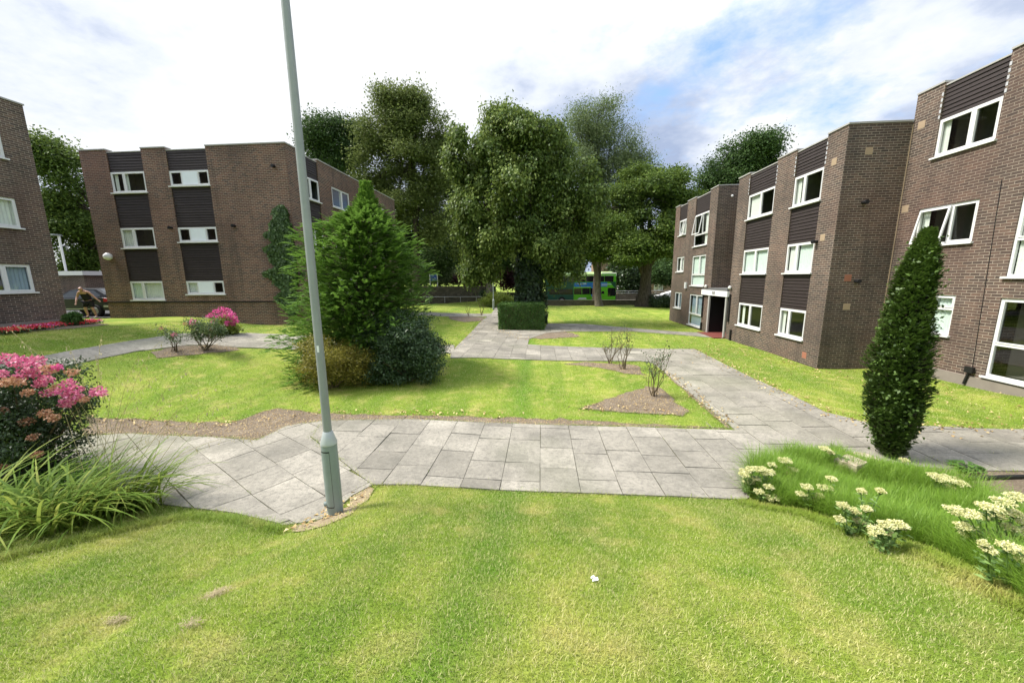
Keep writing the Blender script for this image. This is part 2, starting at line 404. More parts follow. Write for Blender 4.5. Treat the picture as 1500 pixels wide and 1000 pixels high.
PATHS = []; BEDS = []; JT = []
def clip(poly, rect):
    x0, x1, y0, y1 = rect
    for ax, val, keep in ((0, x0, 1), (0, x1, -1), (1, y0, 1), (1, y1, -1)):
        out = []; n = len(poly)
        for i in range(n):
            a = poly[i]; b = poly[(i+1) % n]; da = (a[ax]-val)*keep; db = (b[ax]-val)*keep
            if da >= 0: out.append(a)
            if (da > 0 > db) or (da < 0 < db):
                t = da/(da-db); out.append((a[0]+(b[0]-a[0])*t, a[1]+(b[1]-a[1])*t))
        poly = out
        if len(poly) < 3: return []
    return poly
def paving(name, poly, ang=0., w=.61, gap=.010, light=0.):
    PATHS.append(poly)
    o = sheet('path_bedding', poly, .010, M['joint'], .3); tag(o, kind='structure')
    c, s = math.cos(ang), math.sin(ang)
    P2 = [(x*c+y*s, -x*s+y*c) for x, y in poly]
    x0 = min(p[0] for p in P2); x1 = max(p[0] for p in P2); y0 = min(p[1] for p in P2); y1 = max(p[1] for p in P2)
    m = MB(); x = math.floor(x0/w)*w
    while x < x1:
        y = y0-random.choice((0, .2, .3, .45, .6))
        while y < y1:
            h = random.choice((.61, .61, .76, .91, .91, .61))
            q = clip(P2, (x+gap*random.uniform(.2, .9), x+w-gap*random.uniform(.2, .8), y+gap*random.uniform(.2, .9), y+h-gap*random.uniform(.2, .8)))
            y += h
            if len(q) < 3: continue
            ar = abs(sum(q[i][0]*q[i-1][1]-q[i-1][0]*q[i][1] for i in range(len(q))))/2
            if ar < .008: continue
            W = [(a*c-b*s, a*s+b*c) for a, b in q]
            cx = sum(p[0] for p in W)/len(W); cy = sum(p[1] for p in W)/len(W)
            tx, ty = random.gauss(0, .006), random.gauss(0, .006); dz = random.gauss(.026, .0025)
            m.tc = min(1, max(0, random.gauss(.48+light, .17)))
            top = [(a, b, g1(a, b)+dz+tx*(a-cx)+ty*(b-cy)) for a, b in W]
            m.quad(top)
            if cy < 12:
                for _ in range(3):
                    i = random.randrange(len(W)); JT.append((*Vector(W[i]).lerp(Vector(W[(i+1) % len(W)]), random.random()), random.random()))
            for i in range(len(top)):
                p, r = top[i], top[(i+1) % len(top)]
                ex, ey = r[0]-p[0], r[1]-p[1]; el = math.hypot(ex, ey)
                if el < 1e-5: continue
                mx, my = (p[0]+r[0])/2, (p[1]+r[1])/2; nx_, ny_ = -ey/el*.002, ex/el*.002
                if not inpoly(np.array([mx+nx_, mx-nx_]), np.array([my+ny_, my-ny_]), poly).any(): continue
                m.quad([p, r, (r[0], r[1], r[2]-.035), (p[0], p[1], p[2]-.035)])
        x += w
    return tag(m.build(name, M['slab']), kind='structure')
def XY(*pts): return [tuple(p) for p in pts]
# front path across the picture, with the branch going away on the right and the turn at the lamp post
fr = hp((545,711),(815,722),(1092,733),(1160,690),(1232,682),(1330,684),(1400,690),(1500,692))+[(11.5,6.15),(14,6.3),(14,8.4)]+hp((1500,630),(1400,627),(1280,622),(1210,605),(1160,580),(1100,553.6),(1047,526.6),(1018,512),(959,511.3),(860,509.3),(773,505),(775,497),(800,488),(834,486),(926,485.5),(1000,491),(1059,496))
fr += [(9.5, 19.9), (9.5, 21.7)]+hp((1000,486.5),(926,481),(853,474.6),(802,474),(798,482),(733,482.5),(731,462))
fr += [(-4.2, 39.5), (-4.1, 45.4), (-5.3, 45.4)]+hp((721,458),(706.7,469),(685,492),(660,517),(660,525),(760,526.5),(860,529.3),(939,529.3),(955,532),(968,541),(990,560),(1027,590),(1078,631),(740,621),(600,615),(476,617),(455,640))
front_path = paving('front_path', fr, 0.)
# pieces at the lamp post: turned towards lower left
a0 = Vector(hit(350, 752).xy); a1 = Vector(hit(486, 697).xy); angL = math.atan2(a1.y-a0.y, a1.x-a0.x)-math.pi/2*0
lp = hp((545,712),(454,641),(476,617),(440,622),(418,626),(377,646),(300,641),(190,636),(120,640))+[(-11.6,7.2),(-13.0,6.8)]+[(-13.2,5.2),(-9,4.7)]+hp((200,735),(282,745),(347,753),(415,770),(470,762),(515,728))
side_path = paving('side_path', lp, angL, light=.12)
# path behind the island lawn
bp = [(-15.0,6.9)]+hp((55,524),(200,498.5),(269,489),(347,488),(430,492))+[(-7.0,15.9),(-3.9,16.3),(-3.55,14.45)]+hp((560,520),(430,512.3),(347,509.7),(314,506),(274,506),(200,515),(100,536))+[(-13.3,7.0)]
back_path = paving('back_path', bp, 0., light=.1)
wp = hp((714.7,464),(648,463.5),(560,462),(560,458),(648,458.7),(720,459.5))
far_path = paving('far_path', wp, 0., light=.15)
def bed(name, poly, mat='soil', off=.014, wob=.035):
    p = wobble(poly, wob, .18) if wob else poly
    PATHS.append(p); BEDS.append(p); return tag(sheet(name, p, off, M[mat], .2), kind='structure')
bed('soil_bed', hp((845,600),(900,581),(948,566.5),(968,568),(990,588),(1007,602),(1000,609),(930,605)))
bed('soil_bed', hp((825,533),(860,530.5),(935,535.5),(942,549),(914,547),(880,539)))
bed('soil_strip', hp((130,609),(238,617),(340,619),(385,603),(410,598),(476,606),(600,609.5),(760,612),(850,616),(1040,627),(1066,628),(740,621.5),(600,615.5),(476,617.5),(440,622),(418,626),(377,646),(300,641),(190,636),(120,640)))
bed('soil_strip', hp((968,541),(975,541),(1003,566),(1072,627),(1066,628),(1024,592),(990,562)), wob=.015)
bed('soil_bed', hp((225,515),(262,507),(320,505),(345,509),(352,513),(300,518),(230,525)))
bed('sand_patch', hp((425,772),(455,767),(478,758),(505,744),(520,724),(540,714),(552,717),(538,734),(512,754),(485,769),(445,779)), 'sand', .018)
bed('soil_bed', hp((1225,686),(1300,680),(1400,688),(1500,691),(1560,700),(1560,760),(1480,745),(1400,735),(1300,720),(1235,705)), wob=.01)
bed('leafy_soil', hp((733,483),(798,482.5),(835,487),(852,493),(790,497),(740,490)), wob=.05)
bed('soil_bed', hp((655,461.5),(710,465),(706,470),(680,472),(660,468)), wob=.03)
bed('soil_bed', [(-18.45, 6), (-18.45, 13.0), (-17.7, 13.4), (-16.6, 12.9), (-16.2, 11.5), (-15.9, 9.5), (-15.6, 6)], wob=.03)
road = tag(sheet('road', [(-80, 47.4), (80, 47.4), (80, 55.5), (-80, 55.5)], .03, M['asphalt'], 2.), kind='structure')
pav = MB(); pav.box((-80, 55.5, -.5), (80, 57.6, -.2)); tag(pav.build('pavement', M['slab']), kind='structure')
yard = tag(sheet('car_park', [(-40, 17.0), (-21.8, 17.0), (-21.8, 40), (-40, 40)], .012, M['asphalt'], 1.), kind='structure')

# ------------------------------------------------------------------ grass blades
def strips(name, base, az, L, W, th0, th1, segs, mat, tint, parent=None, twist=None):
    """curved blades: az heading, th0..th1 lean from vertical at foot and tip"""
    N = len(base); pos = np.array(base, float); d2 = np.stack([np.cos(az), np.sin(az)], 1)
    sd = np.stack([-np.sin(az), np.cos(az), np.zeros(N)], 1)
    if twist is not None:
        sd = np.stack([np.cos(twist), np.sin(twist), np.zeros(N)], 1)
    V = []; 
    for k in range(segs+1):
        t = k/segs; w = W*(1-.15*t) if k == 0 else W*math.cos(t*math.pi/2*.98)**.7
        if k == segs: V.append(pos.copy()[:, None, :])
        else: V.append(np.stack([pos-sd*w[:, None]/2, pos+sd*w[:, None]/2], 1))
        th = th0+(th1-th0)*(t+.5/segs); st = L/segs
        pos = pos+np.stack([d2[:, 0]*np.sin(th)*st, d2[:, 1]*np.sin(th)*st, np.cos(th)*st], 1)
    V = np.concatenate(V, 1); nv = V.shape[1]; b = np.arange(N)[:, None]*nv
    quads = [b+np.array([[2*k, 2*k+1, 2*k+3, 2*k+2]]) for k in range(segs-1)]
    tris = b+np.array([[2*segs-2, 2*segs-1, 2*segs]])
    fs = ([np.concatenate(quads)] if quads else [])+[tris]
    return npmesh(name, V.reshape(-1, 3), fs, mat, parent, np.repeat(tint, nv))
def on_grass(X, Y):
    k = np.ones(X.shape, bool)
    for p in PATHS:
        k &= ~inpoly(X, Y, p)
    k &= ~((X > 9.5) & (Y > 13.2)) & ~((X > 11.35)) & ~((X < -11.5) & (X > -21.7) & (Y > 17)) & ~((X < -18.5) & (Y < 13.05)) & (Y < 45)
    k &= ~((X < -21.8) & (Y > 17))
    return k
def vis(X, Y):
    d0 = np.stack([X, Y, g(X, Y)-H], -1)
    f = np.array(FWD); dep = d0@f
    rt = np.array((ray(751, 500)-ray(750, 500)))
    up = np.array((ray(750, 499)-ray(750, 500)))
    return (dep > .2) & (abs(d0@rt)/dep*F < 860) & ((d0@up)/dep*F > -600)
def grass(xr, yr, n, L, W, segs, zlim=None, extra=None):
    X = rng.uniform(*xr, n); Y = rng.uniform(*yr, n)
    k = on_grass(X, Y) & vis(X, Y)
    if extra is not None: k &= extra(X, Y)
    X = X[k]; Y = Y[k]; n = len(X)
    base = np.stack([X, Y, g(X, Y)], 1)
    return base, n
nearmask = lambda X, Y: Y < 5.3
b, n = grass((-7, 8), (.9, 5.3), 640000, 0, 0, 2)
lush = (np.sin(b[:, 0]*1.7+b[:, 1]*.6)*.5+.5)
L_ = rng.uniform(.014, .034, n)*(1+.35*lush); 
tag(strips('lawn_grass', b, rng.uniform(0, 6.28, n), L_, rng.uniform(.0024, .0044, n), rng.uniform(.05, .7, n), rng.uniform(.5, 1.75, n), 2, M['blade'], rng.random(n)),
    'short mown grass blades of the lawns', 'grass', kind='stuff')
b, n = grass((-16, 11.5), (5.0, 17), 420000, 0, 0, 1)
tag(strips('lawn_grass', b, rng.uniform(0, 6.28, n), rng.uniform(.022, .05, n), rng.uniform(.006, .011, n), rng.uniform(.1, .8, n), rng.uniform(.6, 1.5, n), 1, M['blade'], rng.random(n)),
    'short mown grass blades of the lawns', 'grass', kind='stuff')
b, n = grass((-16, 22), (17, 45), 240000, 0, 0, 1)
tag(strips('lawn_grass', b, rng.uniform(0, 6.28, n), rng.uniform(.025, .055, n), rng.uniform(.012, .025, n), rng.uniform(.1, .8, n), rng.uniform(.6, 1.5, n), 1, M['blade'], rng.random(n)),
    'short mown grass blades of the lawns', 'grass', kind='stuff')
# longer tufts hanging over the edges of paths and beds
pts = []
for p in PATHS:
    for i in range(len(p)):
        a = Vector(p[i]); c = Vector(p[(i+1) % len(p)]); l = (c-a).length; nrm = Vector((c.y-a.y, a.x-c.x)); nrm = nrm/max(nrm.length, 1e-6)
        for _ in range(int(l*(260 if max(a.y, c.y) < 10 else 70))):
            q = a.lerp(c, random.random())+nrm*random.gauss(0, .03); pts.append((q.x, q.y))
jt = [q for q in JT if math.sin(q[0]*2.1+q[1]*1.3)+math.sin(q[0]*.9-q[1]*2.7) > .3 or q[2] > .9]
for q in jt:
    for _ in range(random.choice((2, 4, 7, 12))): pts.append((q[0]+random.gauss(0, .022), q[1]+random.gauss(0, .022)))
E_ = np.array(pts); inn = np.zeros(len(E_), int)
for p in PATHS: inn += inpoly(E_[:, 0], E_[:, 1], p)
k = (E_[:, 1] < 30) & (inn < 2) & (rng.random(len(E_)) < .8) & vis(E_[:, 0], E_[:, 1]); E_ = E_[k]; n = len(E_)
b = np.stack([E_[:, 0], E_[:, 1], g(E_[:, 0], E_[:, 1])], 1)
tag(strips('edge_grass', b, rng.uniform(0, 6.28, n), rng.uniform(.025, .08, n), rng.uniform(.004, .008, n), rng.uniform(.1, .9, n), rng.uniform(.8, 2.0, n), 2, M['blade'], rng.random(n)*.95),
    'untrimmed grass along the edges of the paths', 'grass', kind='stuff')

# shaggy grass the mower misses along the planted borders
pts = []
for seg, k, sp in (((( 1085,737),(1170,752),(1250,780),(1360,812),(1440,856),(1520,905)), 9000, .07), (((-20,825),(70,803),(200,772),(280,757),(345,762),(412,778)), 6000, .06)):
    P = [Vector(hit(*q).xy) for q in seg]; ls = [(P[i+1]-P[i]).length for i in range(len(P)-1)]
    for _ in range(k):
        i = random.choices(range(len(ls)), ls)[0]; q = P[i].lerp(P[i+1], random.random()); pts.append((q.x+random.gauss(0, sp), q.y+random.gauss(0, sp)))
E_ = np.array(pts); n = len(E_); b = np.stack([E_[:, 0], E_[:, 1], g(E_[:, 0], E_[:, 1])], 1)
tag(strips('rough_grass', b, rng.uniform(0, 6.28, n), rng.uniform(.04, .11, n), rng.uniform(.003, .006, n), rng.uniform(.05, .7, n), rng.uniform(.7, 1.9, n), 3, M['blade'], rng.random(n)*.62),
    'longer unmown grass along the planted borders', 'grass', kind='stuff')

# ------------------------------------------------------------------ foliage helpers
def unit(n):
    v = rng.normal(size=(n, 3)); return v/np.linalg.norm(v, axis=1)[:, None]
def leaves(name, C, A, Nn, L, W, mat, tint, parent=None, fold=.15, org=None):
    A = A/np.linalg.norm(A, axis=1)[:, None]; S = np.cross(A, Nn); S /= np.linalg.norm(S, axis=1)[:, None]+1e-9
    U = np.cross(S, A); L = L[:, None]; W = W[:, None]
    V = np.stack([C, C+A*L*.45+S*W*.5+U*L*fold*.5, C+A*L-U*L*fold, C+A*L*.45-S*W*.5+U*L*fold*.5], 1)
    b = np.arange(len(C))[:, None]*4
    return npmesh(name, V.reshape(-1, 3), b+np.array([[0, 1, 2, 3]]), mat, parent, np.repeat(np.clip(tint, 0, 1), 4), org)
def crown(name, blobs, ncl, per, clr, L, mat, parent, droop=.0, asp=.6, shell=.5, flat=.6, zmin=None, light=None):
    B = np.array([b[:6] for b in blobs], float); w = (B[:, 3]*B[:, 4]*B[:, 5])**(2/3); w /= w.sum()
    k = rng.choice(len(B), ncl, p=w); d = unit(ncl); r = shell+(1-shell)*rng.random(ncl)**.6
    P = B[k, :3]+d*r[:, None]*B[k, 3:]*rng.uniform(.85, 1.12, ncl)[:, None]
    ct = rng.random(ncl)
    i = np.repeat(np.arange(ncl), per); n = len(i)
    off = rng.normal(size=(n, 3))*clr*np.array([1, 1, flat])
    if droop: off[:, 2] -= np.abs(rng.normal(size=n))*clr*droop*1.6; off[:, :2] *= (1-.35*droop)
    C = P[i]+off
    A = d[i]*.55+unit(n)*.7; A[:, 2] -= droop*1.3
    Nn = unit(n)*.6+d[i]*.9+np.array([0, 0, .5])
    if zmin is not None:
        kk = C[:, 2] > zmin; C = C[kk]; A = A[kk]; Nn = Nn[kk]; i = i[kk]; n = len(C)
    ls = L*rng.uniform(.65, 1.3, n)
    t = ct[i]*.45+rng.random(n)*.55
    return leaves(name, C, A, Nn, ls, ls*asp, mat, t, parent)
def B(u, v, ru, rv, Y, k=1.):
    p = PY(u, v, Y); s = pxm(p); return (p.x, p.y, p.z, ru*s, ru*s*k, rv*s)
def limbs(m, base, top, blobs, r0, n=9, wig=.25):
    base = Vector(base); top = Vector(top); k = 7; pts = []
    for i in range(k):
        t = i/(k-1); p = base.lerp(top, t)+Vector((random.gauss(0, wig*.3), random.gauss(0, wig*.3), 0))*(t > 0)
        pts.append(p)
    rad = [r0*(1.55 if i == 0 else 1.12 if i == 1 else 1-.45*i/(k-1)) for i in range(k)]
    m.tube(pts, rad, n, jit=.07)
    for b in blobs:
        c = Vector(b[:3]); t = random.uniform(.45, 1.); s = base.lerp(top, t)
        mid = s.lerp(c, .5)+Vector((random.gauss(0, wig), random.gauss(0, wig), abs(random.gauss(.3, wig))))
        q = c+Vector((random.gauss(0, .3)*b[3], random.gauss(0, .3)*b[4], .4*b[5]))
        m.tube([s, s.lerp(mid, .5)+Vector((0, 0, .1)), mid, mid.lerp(c, .6), c, q], [r0*.42, r0*.36, r0*.28, r0*.2, r0*.13, r0*.04], 6, jit=.06)
        for _ in range(4):
            e = c+Vector(unit(1)[0])*b[3]*.8
            m.tube([mid.lerp(c, random.random()), c.lerp(e, .5)+Vector((0, 0, .15)), e], [r0*.12, r0*.07, r0*.02], 5)
def lumps(blobs, k=8, f=.46):
    out = []
    for b in blobs:
        for d in unit(k):
            q = random.uniform(.5, .86); r = f*random.uniform(.65, 1.25)
            out.append((b[0]+d[0]*b[3]*q, b[1]+d[1]*b[4]*q, b[2]+d[2]*b[5]*q, b[3]*r, b[4]*r, b[5]*r*.85))
    return out
def tree(name, label, cat, base, ztop, r0, blobs, mat, barkm, ncl, per, clr, L, group=None, lean=(0, 0), lk=9, lf=.40, **kw):
    b = Vector((base[0], base[1], g1(base[0], base[1])-.1))
    t = thing(name, b, label, cat, group); m = MB()
    limbs(m, b, (b.x+lean[0], b.y+lean[1], ztop), blobs, r0)
    m.build('trunk', M[barkm], t, smooth=True)
    crown('crown', lumps(blobs, lk, lf), ncl, per, clr, L, M[mat], t, **kw)
    return t

# ------------------------------------------------------------------ buildings
class Fac:
    """a facade plane: s runs along the wall, z up, d out of the wall"""
    def __init__(f, ax, c, sg): f.ax, f.c, f.sg = ax, c, sg
    def p(f, s, z, d=0.):
        return (f.c+f.sg*d, s, z) if f.ax == 'x' else (s, f.c+f.sg*d, z)
    def box(f, m, s0, s1, z0, z1, d0, d1):
        m.hexa([f.p(s0,z0,d0), f.p(s1,z0,d0), f.p(s1,z1,d0), f.p(s0,z1,d0), f.p(s0,z0,d1), f.p(s1,z0,d1), f.p(s1,z1,d1), f.p(s0,z1,d1)])
    def wall(f, m, s0, s1, z0, z1, holes, depth=.5, uo=0.):
        S = sorted({s0, s1, *[min(max(h[i], s0), s1) for h in holes for i in (0, 1)]}); Z = sorted({z0, z1, *[min(max(h[i], z0), z1) for h in holes for i in (2, 3)]})
        for a, b in zip(S, S[1:]):
            for c, e in zip(Z, Z[1:]):
                ms, mz = (a+b)/2, (c+e)/2
                if any(h[0] < ms < h[1] and h[2] < mz < h[3] for h in holes): continue
                m.quad([f.p(a,c), f.p(b,c), f.p(b,e), f.p(a,e)], [(a+uo,c), (b+uo,c), (b+uo,e), (a+uo,e)])
        for h in holes:
            a, b, c, e = h[:4]
            for s in (a, b): m.quad([f.p(s,c), f.p(s,c,-depth), f.p(s,e,-depth), f.p(s,e)], [(0,c), (depth,c), (depth,e), (0,e)])
            for z in (c, e):
                if z < z1-.001: m.quad([f.p(a,z), f.p(b,z), f.p(b,z,-depth), f.p(a,z,-depth)], [(a,0), (b,0), (b,depth), (a,depth)])
    def room(f, m, s0, s1, z0, z1, depth=1.1):
        for q in ([f.p(s0,z0,-depth), f.p(s1,z0,-depth), f.p(s1,z1,-depth), f.p(s0,z1,-depth)],
                  [f.p(s0,z0,-.12), f.p(s0,z0,-depth), f.p(s0,z1,-depth), f.p(s0,z1,-.12)],
                  [f.p(s1,z0,-.12), f.p(s1,z0,-depth), f.p(s1,z1,-depth), f.p(s1,z1,-.12)],
                  [f.p(s0,z0,-.12), f.p(s1,z0,-.12), f.p(s1,z0,-depth), f.p(s0,z0,-depth)],
                  [f.p(s0,z1,-.12), f.p(s1,z1,-.12), f.p(s1,z1,-depth), f.p(s0,z1,-depth)]): m.quad(q)
def window(bld, f, s0, s1, z0, z1, cols=(.5,), rows=(), d=-.03, cur=None, sill=True, panel=None, open_light=None, label=None):
    """white plastic window: cols / rows are fractions of the mullions; cur: (kind, from, to) fractions; panel: index of an opaque light"""
    m = MB(); w = s1-s0; h = z1-z0; fw = .055
    f.box(m, s0, s1, z0, z0+fw, d-.06, d); f.box(m, s0, s1, z1-fw, z1, d-.06, d)
    f.box(m, s0, s0+fw, z0+fw, z1-fw, d-.06, d); f.box(m, s1-fw, s1, z0+fw, z1-fw, d-.06, d)
    zr = [z0+fw]+[z0+h*r for r in rows]+[z1-fw]
    for r in rows: f.box(m, s0+fw, s1-fw, z0+h*r-.035, z0+h*r+.035, d-.057, d-.002)
    top0 = z0+h*rows[-1]+.035 if rows else z0+fw
    cs = [s0+fw]+[s0+w*c for c in cols]+[s1-fw]
    for c in cols:
        lo = z0+fw if not rows or len(rows) > 1 else top0
        f.box(m, s0+w*c-.035, s0+w*c+.035, lo, z1-fw, d-.054, d-.004)
    # a sash round every light
    for i in range(len(cs)-1):
        a, b = cs[i]+(.035 if i else 0), cs[i+1]-(.035 if i < len(cs)-2 else 0)
        if i == open_light: continue
        lo = top0; hi = z1-fw
        for q in ((a,b,lo,lo+.03), (a,b,hi-.03,hi), (a,a+.03,lo+.03,hi-.03), (b-.03,b,lo+.03,hi-.03)): f.box(m, *q, d-.045, d+.010)
    win = m.build('window', M['upvc'], bld, bevel=.006)
    if label: win['label'] = label
    g_ = MB(); g_.quad([f.p(s0+fw, z0+fw, d-.03), f.p(s1-fw, z0+fw, d-.03), f.p(s1-fw, z1-fw, d-.03), f.p(s0+fw, z1-fw, d-.03)])
    g_.build('pane', M['glass'], win)
    if open_light is not None:
        i = open_light; a, b = cs[i], cs[i+1]; q = MB(); lo, hi = top0, z1-fw; o = .16
        def pt(s, z, e=0): return f.p(s, z, d+.012+o*(hi-z)/(hi-lo)*0+o*(1-(z-lo)/(hi-lo))+e)
        for s_0, s_1, za, zb in ((a,b,lo,lo+.05), (a,b,hi-.05,hi), (a,a+.05,lo+.05,hi-.05), (b-.05,b,lo+.05,hi-.05)):
            q.hexa([pt(s_0,za), pt(s_1,za), pt(s_1,zb), pt(s_0,zb), pt(s_0,za,.04), pt(s_1,za,.04), pt(s_1,zb,.04), pt(s_0,zb,.04)])
        q.build('opening_sash', M['upvc'], win)
    if panel is not None:
        a, b = cs[panel], cs[panel+1]; q = MB(); f.box(q, a, b, z0+fw, z1-fw, d-.05, d+.014); q.build('white_panel', M['frost'], win)
    if sill:
        q = MB(); f.box(q, s0-.05, s1+.05, z0-.05, z0-.002, d-.05, d+.10); q.build('sill', M['upvc'], win, bevel=.008)
    if cur:
        for kind, ca, cb in (cur if isinstance(cur, list) else [cur]):
            q = MB(); n = max(6, int((cb-ca)*w/.05)); a, b = s0+w*ca, s0+w*cb
            for i in range(n):
                t0, t1 = a+(b-a)*i/n, a+(b-a)*(i+1)/n; e0, e1 = -.085-.025*(i % 2), -.085-.025*((i+1) % 2)
                q.quad([f.p(t0,z0+.03,d+e0), f.p(t1,z0+.03,d+e1), f.p(t1,z1-.03,d+e1), f.p(t0,z1-.03,d+e0)])
            q.build('curtain', M[kind], win)
    return win
def cladding(bld, f, s0, s1, z0, z1, d=-.03):
    m = MB(); n = max(2, round((z1-z0)/.115)); h = (z1-z0)/n
    for i in range(n):
        a, b = z0+i*h, z0+(i+1)*h; j = random.uniform(-.003, .003)
        m.quad([f.p(s0,a,d+j), f.p(s1,a,d+j), f.p(s1,b-.008,d-.022+j), f.p(s0,b-.008,d-.022+j)])
        m.quad([f.p(s0,a,d+j), f.p(s1,a,d+j), f.p(s1,a-.008,d-.03+j), f.p(s0,a-.008,d-.03+j)])
        m.quad([f.p(s0,b-.008,d-.022+j), f.p(s1,b-.008,d-.022+j), f.p(s1,b,d-.032), f.p(s0,b,d-.032)])
    f.box(m, s0, s1, z0, z1, d-.12, d-.034)
    return m.build('cladding_panel', M['clad'], bld)
def airbrick(bld, f, s, z, mat='airbrick', w=.215, h=.215, name='air_brick'):
    m = MB(); f.box(m, s-w/2, s+w/2, z-h/2, z+h/2, -.02, .006)
    for i in range(4):
        for j in range(3):
            f.box(m, s-w/2+.02+i*w/4.3, s-w/2+.045+i*w/4.3, z-h/2+.03+j*h/3.3, z-h/2+.06+j*h/3.3, .0065, .010)
    return m.build(name, M[mat], bld)
def ventpipe(bld, f, s, z, r=.055):
    m = MB(); m.lathe(f.p(s, z, 0), [(r, -.02), (r, .12), (r*1.25, .125), (r*1.25, .17), (r*.5, .175)], 12, 'x' if f.ax == 'x' else 'y')
    if f.sg < 0:
        c = f.p(s, z, 0)
        m.v = [((2*c[0]-v[0]) if f.ax == 'x' else v[0], (2*c[1]-v[1]) if f.ax == 'y' else v[1], v[2]) for v in m.v]
    return m.build('vent_pipe', M['black'], bld)
def coping(m, f, s0, s1, z, h=.05, d=.03, back=.30):
    f.box(m, s0, s1, z, z+h, -back, d)
def flash(bld, f, s, z0, z1, side):
    m = MB(); n = int((z1-z0)/.15)
    for i in range(n):
        a = z0+i*.15; f.box(m, s if side > 0 else s-.05, s+.05 if side > 0 else s, a, a+.09, 0.003, .008)
    return m.build('stepped_flashing', M['lead'], bld)

# ---- brick block along the right of the garden
RB = thing('apartment_building', (9.55, 13.24, 0), 'long brown brick flats with dark cladding columns and a white entrance canopy', 'building')
f1 = Fac('x', 9.55, -1); fE = Fac('y', 13.24, -1); f2 = Fac('x', 11.4, -1); fR = Fac('y', 21.85, -1); fB = Fac('x', 11.0, -1)
Z0 = -.6; FL = ((.87, 1.93), (3.30, 4.38), (5.76, 6.83))
cA, cB = (14.1, 15.6), (16.76, 18.74)
w = MB(); top1 = 7.82; top2 = 8.0; topn = 8.55
f1.wall(w, 13.24, 19.72, Z0, top1, [(*cA, .85, top1), (*cB, .85, top1)])
tall = [(.17, 2.10), (2.63, 4.47), (5.02, 6.90)]; small = [(1.03, 2.13), (3.52, 4.53), (5.96, 6.96)]
sT, sS = (22.78, 24.74), (26.1, 27.42)
hol = [(*sT, a, b if i < 2 else top2) for i, (a, b) in enumerate(tall)]+[(*sS, a, b if i < 2 else top2) for i, (a, b) in enumerate(small)]
f1.wall(w, 21.85, 28.25, Z0, top2, hol)
fE.wall(w, 9.55, 11.4, Z0, top1, [])
fR.wall(w, 9.55, 11.0, Z0, top2, [])
Fac('y', 19.72, 1).wall(w, 9.55, 11.0, Z0, top1, [])
fB.wall(w, 19.72, 21.85, Z0, top2, [(19.95, 21.6, 0.05, 2.12)])
Fac('y', 28.25, 1).wall(w, 9.55, 20, Z0, top2, [])
sN = (10.95, 12.45)
holn = [(*sN, 6.52, topn), (11.03, 12.6, 4.05, 5.13), (11.15, 12.3, 1.5, 2.62), (8.1, 10.14, .62, 2.60), (8.1, 10.14, 3.13, 5.10), (8.3, 10.0, 6.52, 7.56), (4.5, 6.5, .9, 2.6), (4.5, 6.5, 3.3, 5.1)]
f2.wall(w, 2.0, 13.24, Z0, topn, holn)
# wall of the higher block showing above the lower roof
Fac('y', 13.24, 1).wall(w, 11.4, 20, top1-.4, topn, [])
Fac('y', 2.0, -1).wall(w, 11.4, 20, Z0, topn, [])
w.build('wall', M['brick'], RB)
m = MB(); m.box((9.8, 13.5, 7.45), (20, 19.5, 7.52)); m.box((11.2, 19.5, 7.45), (20, 21.9, 7.53)); m.box((9.8, 22.1, 7.55), (20, 28.0, 7.62)); m.box((11.65, 2.2, 8.1), (20, 13.0, 8.18)); m.build('roof', M['roof'], RB)
m = MB()
for a, b in ((13.21, 14.1), (15.6, 16.76), (18.74, 19.75)): coping(m, f1, a, b, top1)
for a, b in (cA, cB): coping(m, f1, a, b, top1-.09, .04, -.02)
for a, b in ((21.82, 22.78), (24.74, 26.1), (27.42, 28.28)): coping(m, f1, a, b, top2)
for a, b in (sT, sS): coping(m, f1, a, b, top2-.09, .04, -.02)
coping(m, fE, 9.86, 11.38, top1+.003); coping(m, fR, 9.86, 11.0, top2+.003); coping(m, fB, 19.75, 21.82, top2+.002)
coping(m, f2, 12.45, 13.24, topn); coping(m, f2, 1.95, 10.95, topn); coping(m, f2, *sN, topn-.09, .04, -.02)
m.build_each('coping', M['coping'], RB, bevel=.008)
m = MB()
for s in (cA, cB, sT, sS): f1.room(m, *s, -.1, 7.7)
for h in holn: f2.room(m, h[0], h[1], h[2], min(h[3], 8.0))
m.build_each('room', M['room'], RB, 20)
curs = {0: None, 1: ('cur_w', 0, 1), 2: None}
for i, (a, b) in enumerate(FL):
    window(RB, f1, *cA, a, b, (.62,), cur=[None, [('cur_g', .03, .60), ('cur_w', .64, .97)], [('cur_w', .8, .97)]][i] or [('cur_w', .82, .97)])
    window(RB, f1, *cB, a, b, (.5,), cur=[[('cur_w', .78, .88)], [('cur_g', .04, .97)], [('cur_w', .62, .97)]][i])
    if i < 2:
        for s in (cA, cB): cladding(RB, f1, *s, b+.005, FL[i+1][0]-.055)
for s in (cA, cB):
    cladding(RB, f1, *s, FL[2][1]+.005, top1-.09)
    flash(RB, f1, s[0], 6.9, 7.75, -1); flash(RB, f1, s[1], 6.9, 7.75, 1)
for i, (a, b) in enumerate(tall):
    window(RB, f1, *sT, a, b, (.45,), (.36,), cur=[[('cur_b', .1, .9)], [('cur_g', .03, .97)], [('cur_w', .03, .3)]][i], open_light=1 if i == 2 else None)
for i, (a, b) in enumerate(small):
    window(RB, f1, *sS, a, b, (.4,), cur=('cur_b' if i == 0 else 'cur_w', .2, .8), open_light=0 if i == 2 else None)
cladding(RB, f1, *sT, 6.905, top2-.09); cladding(RB, f1, *sS, 6.965, top2-.09)
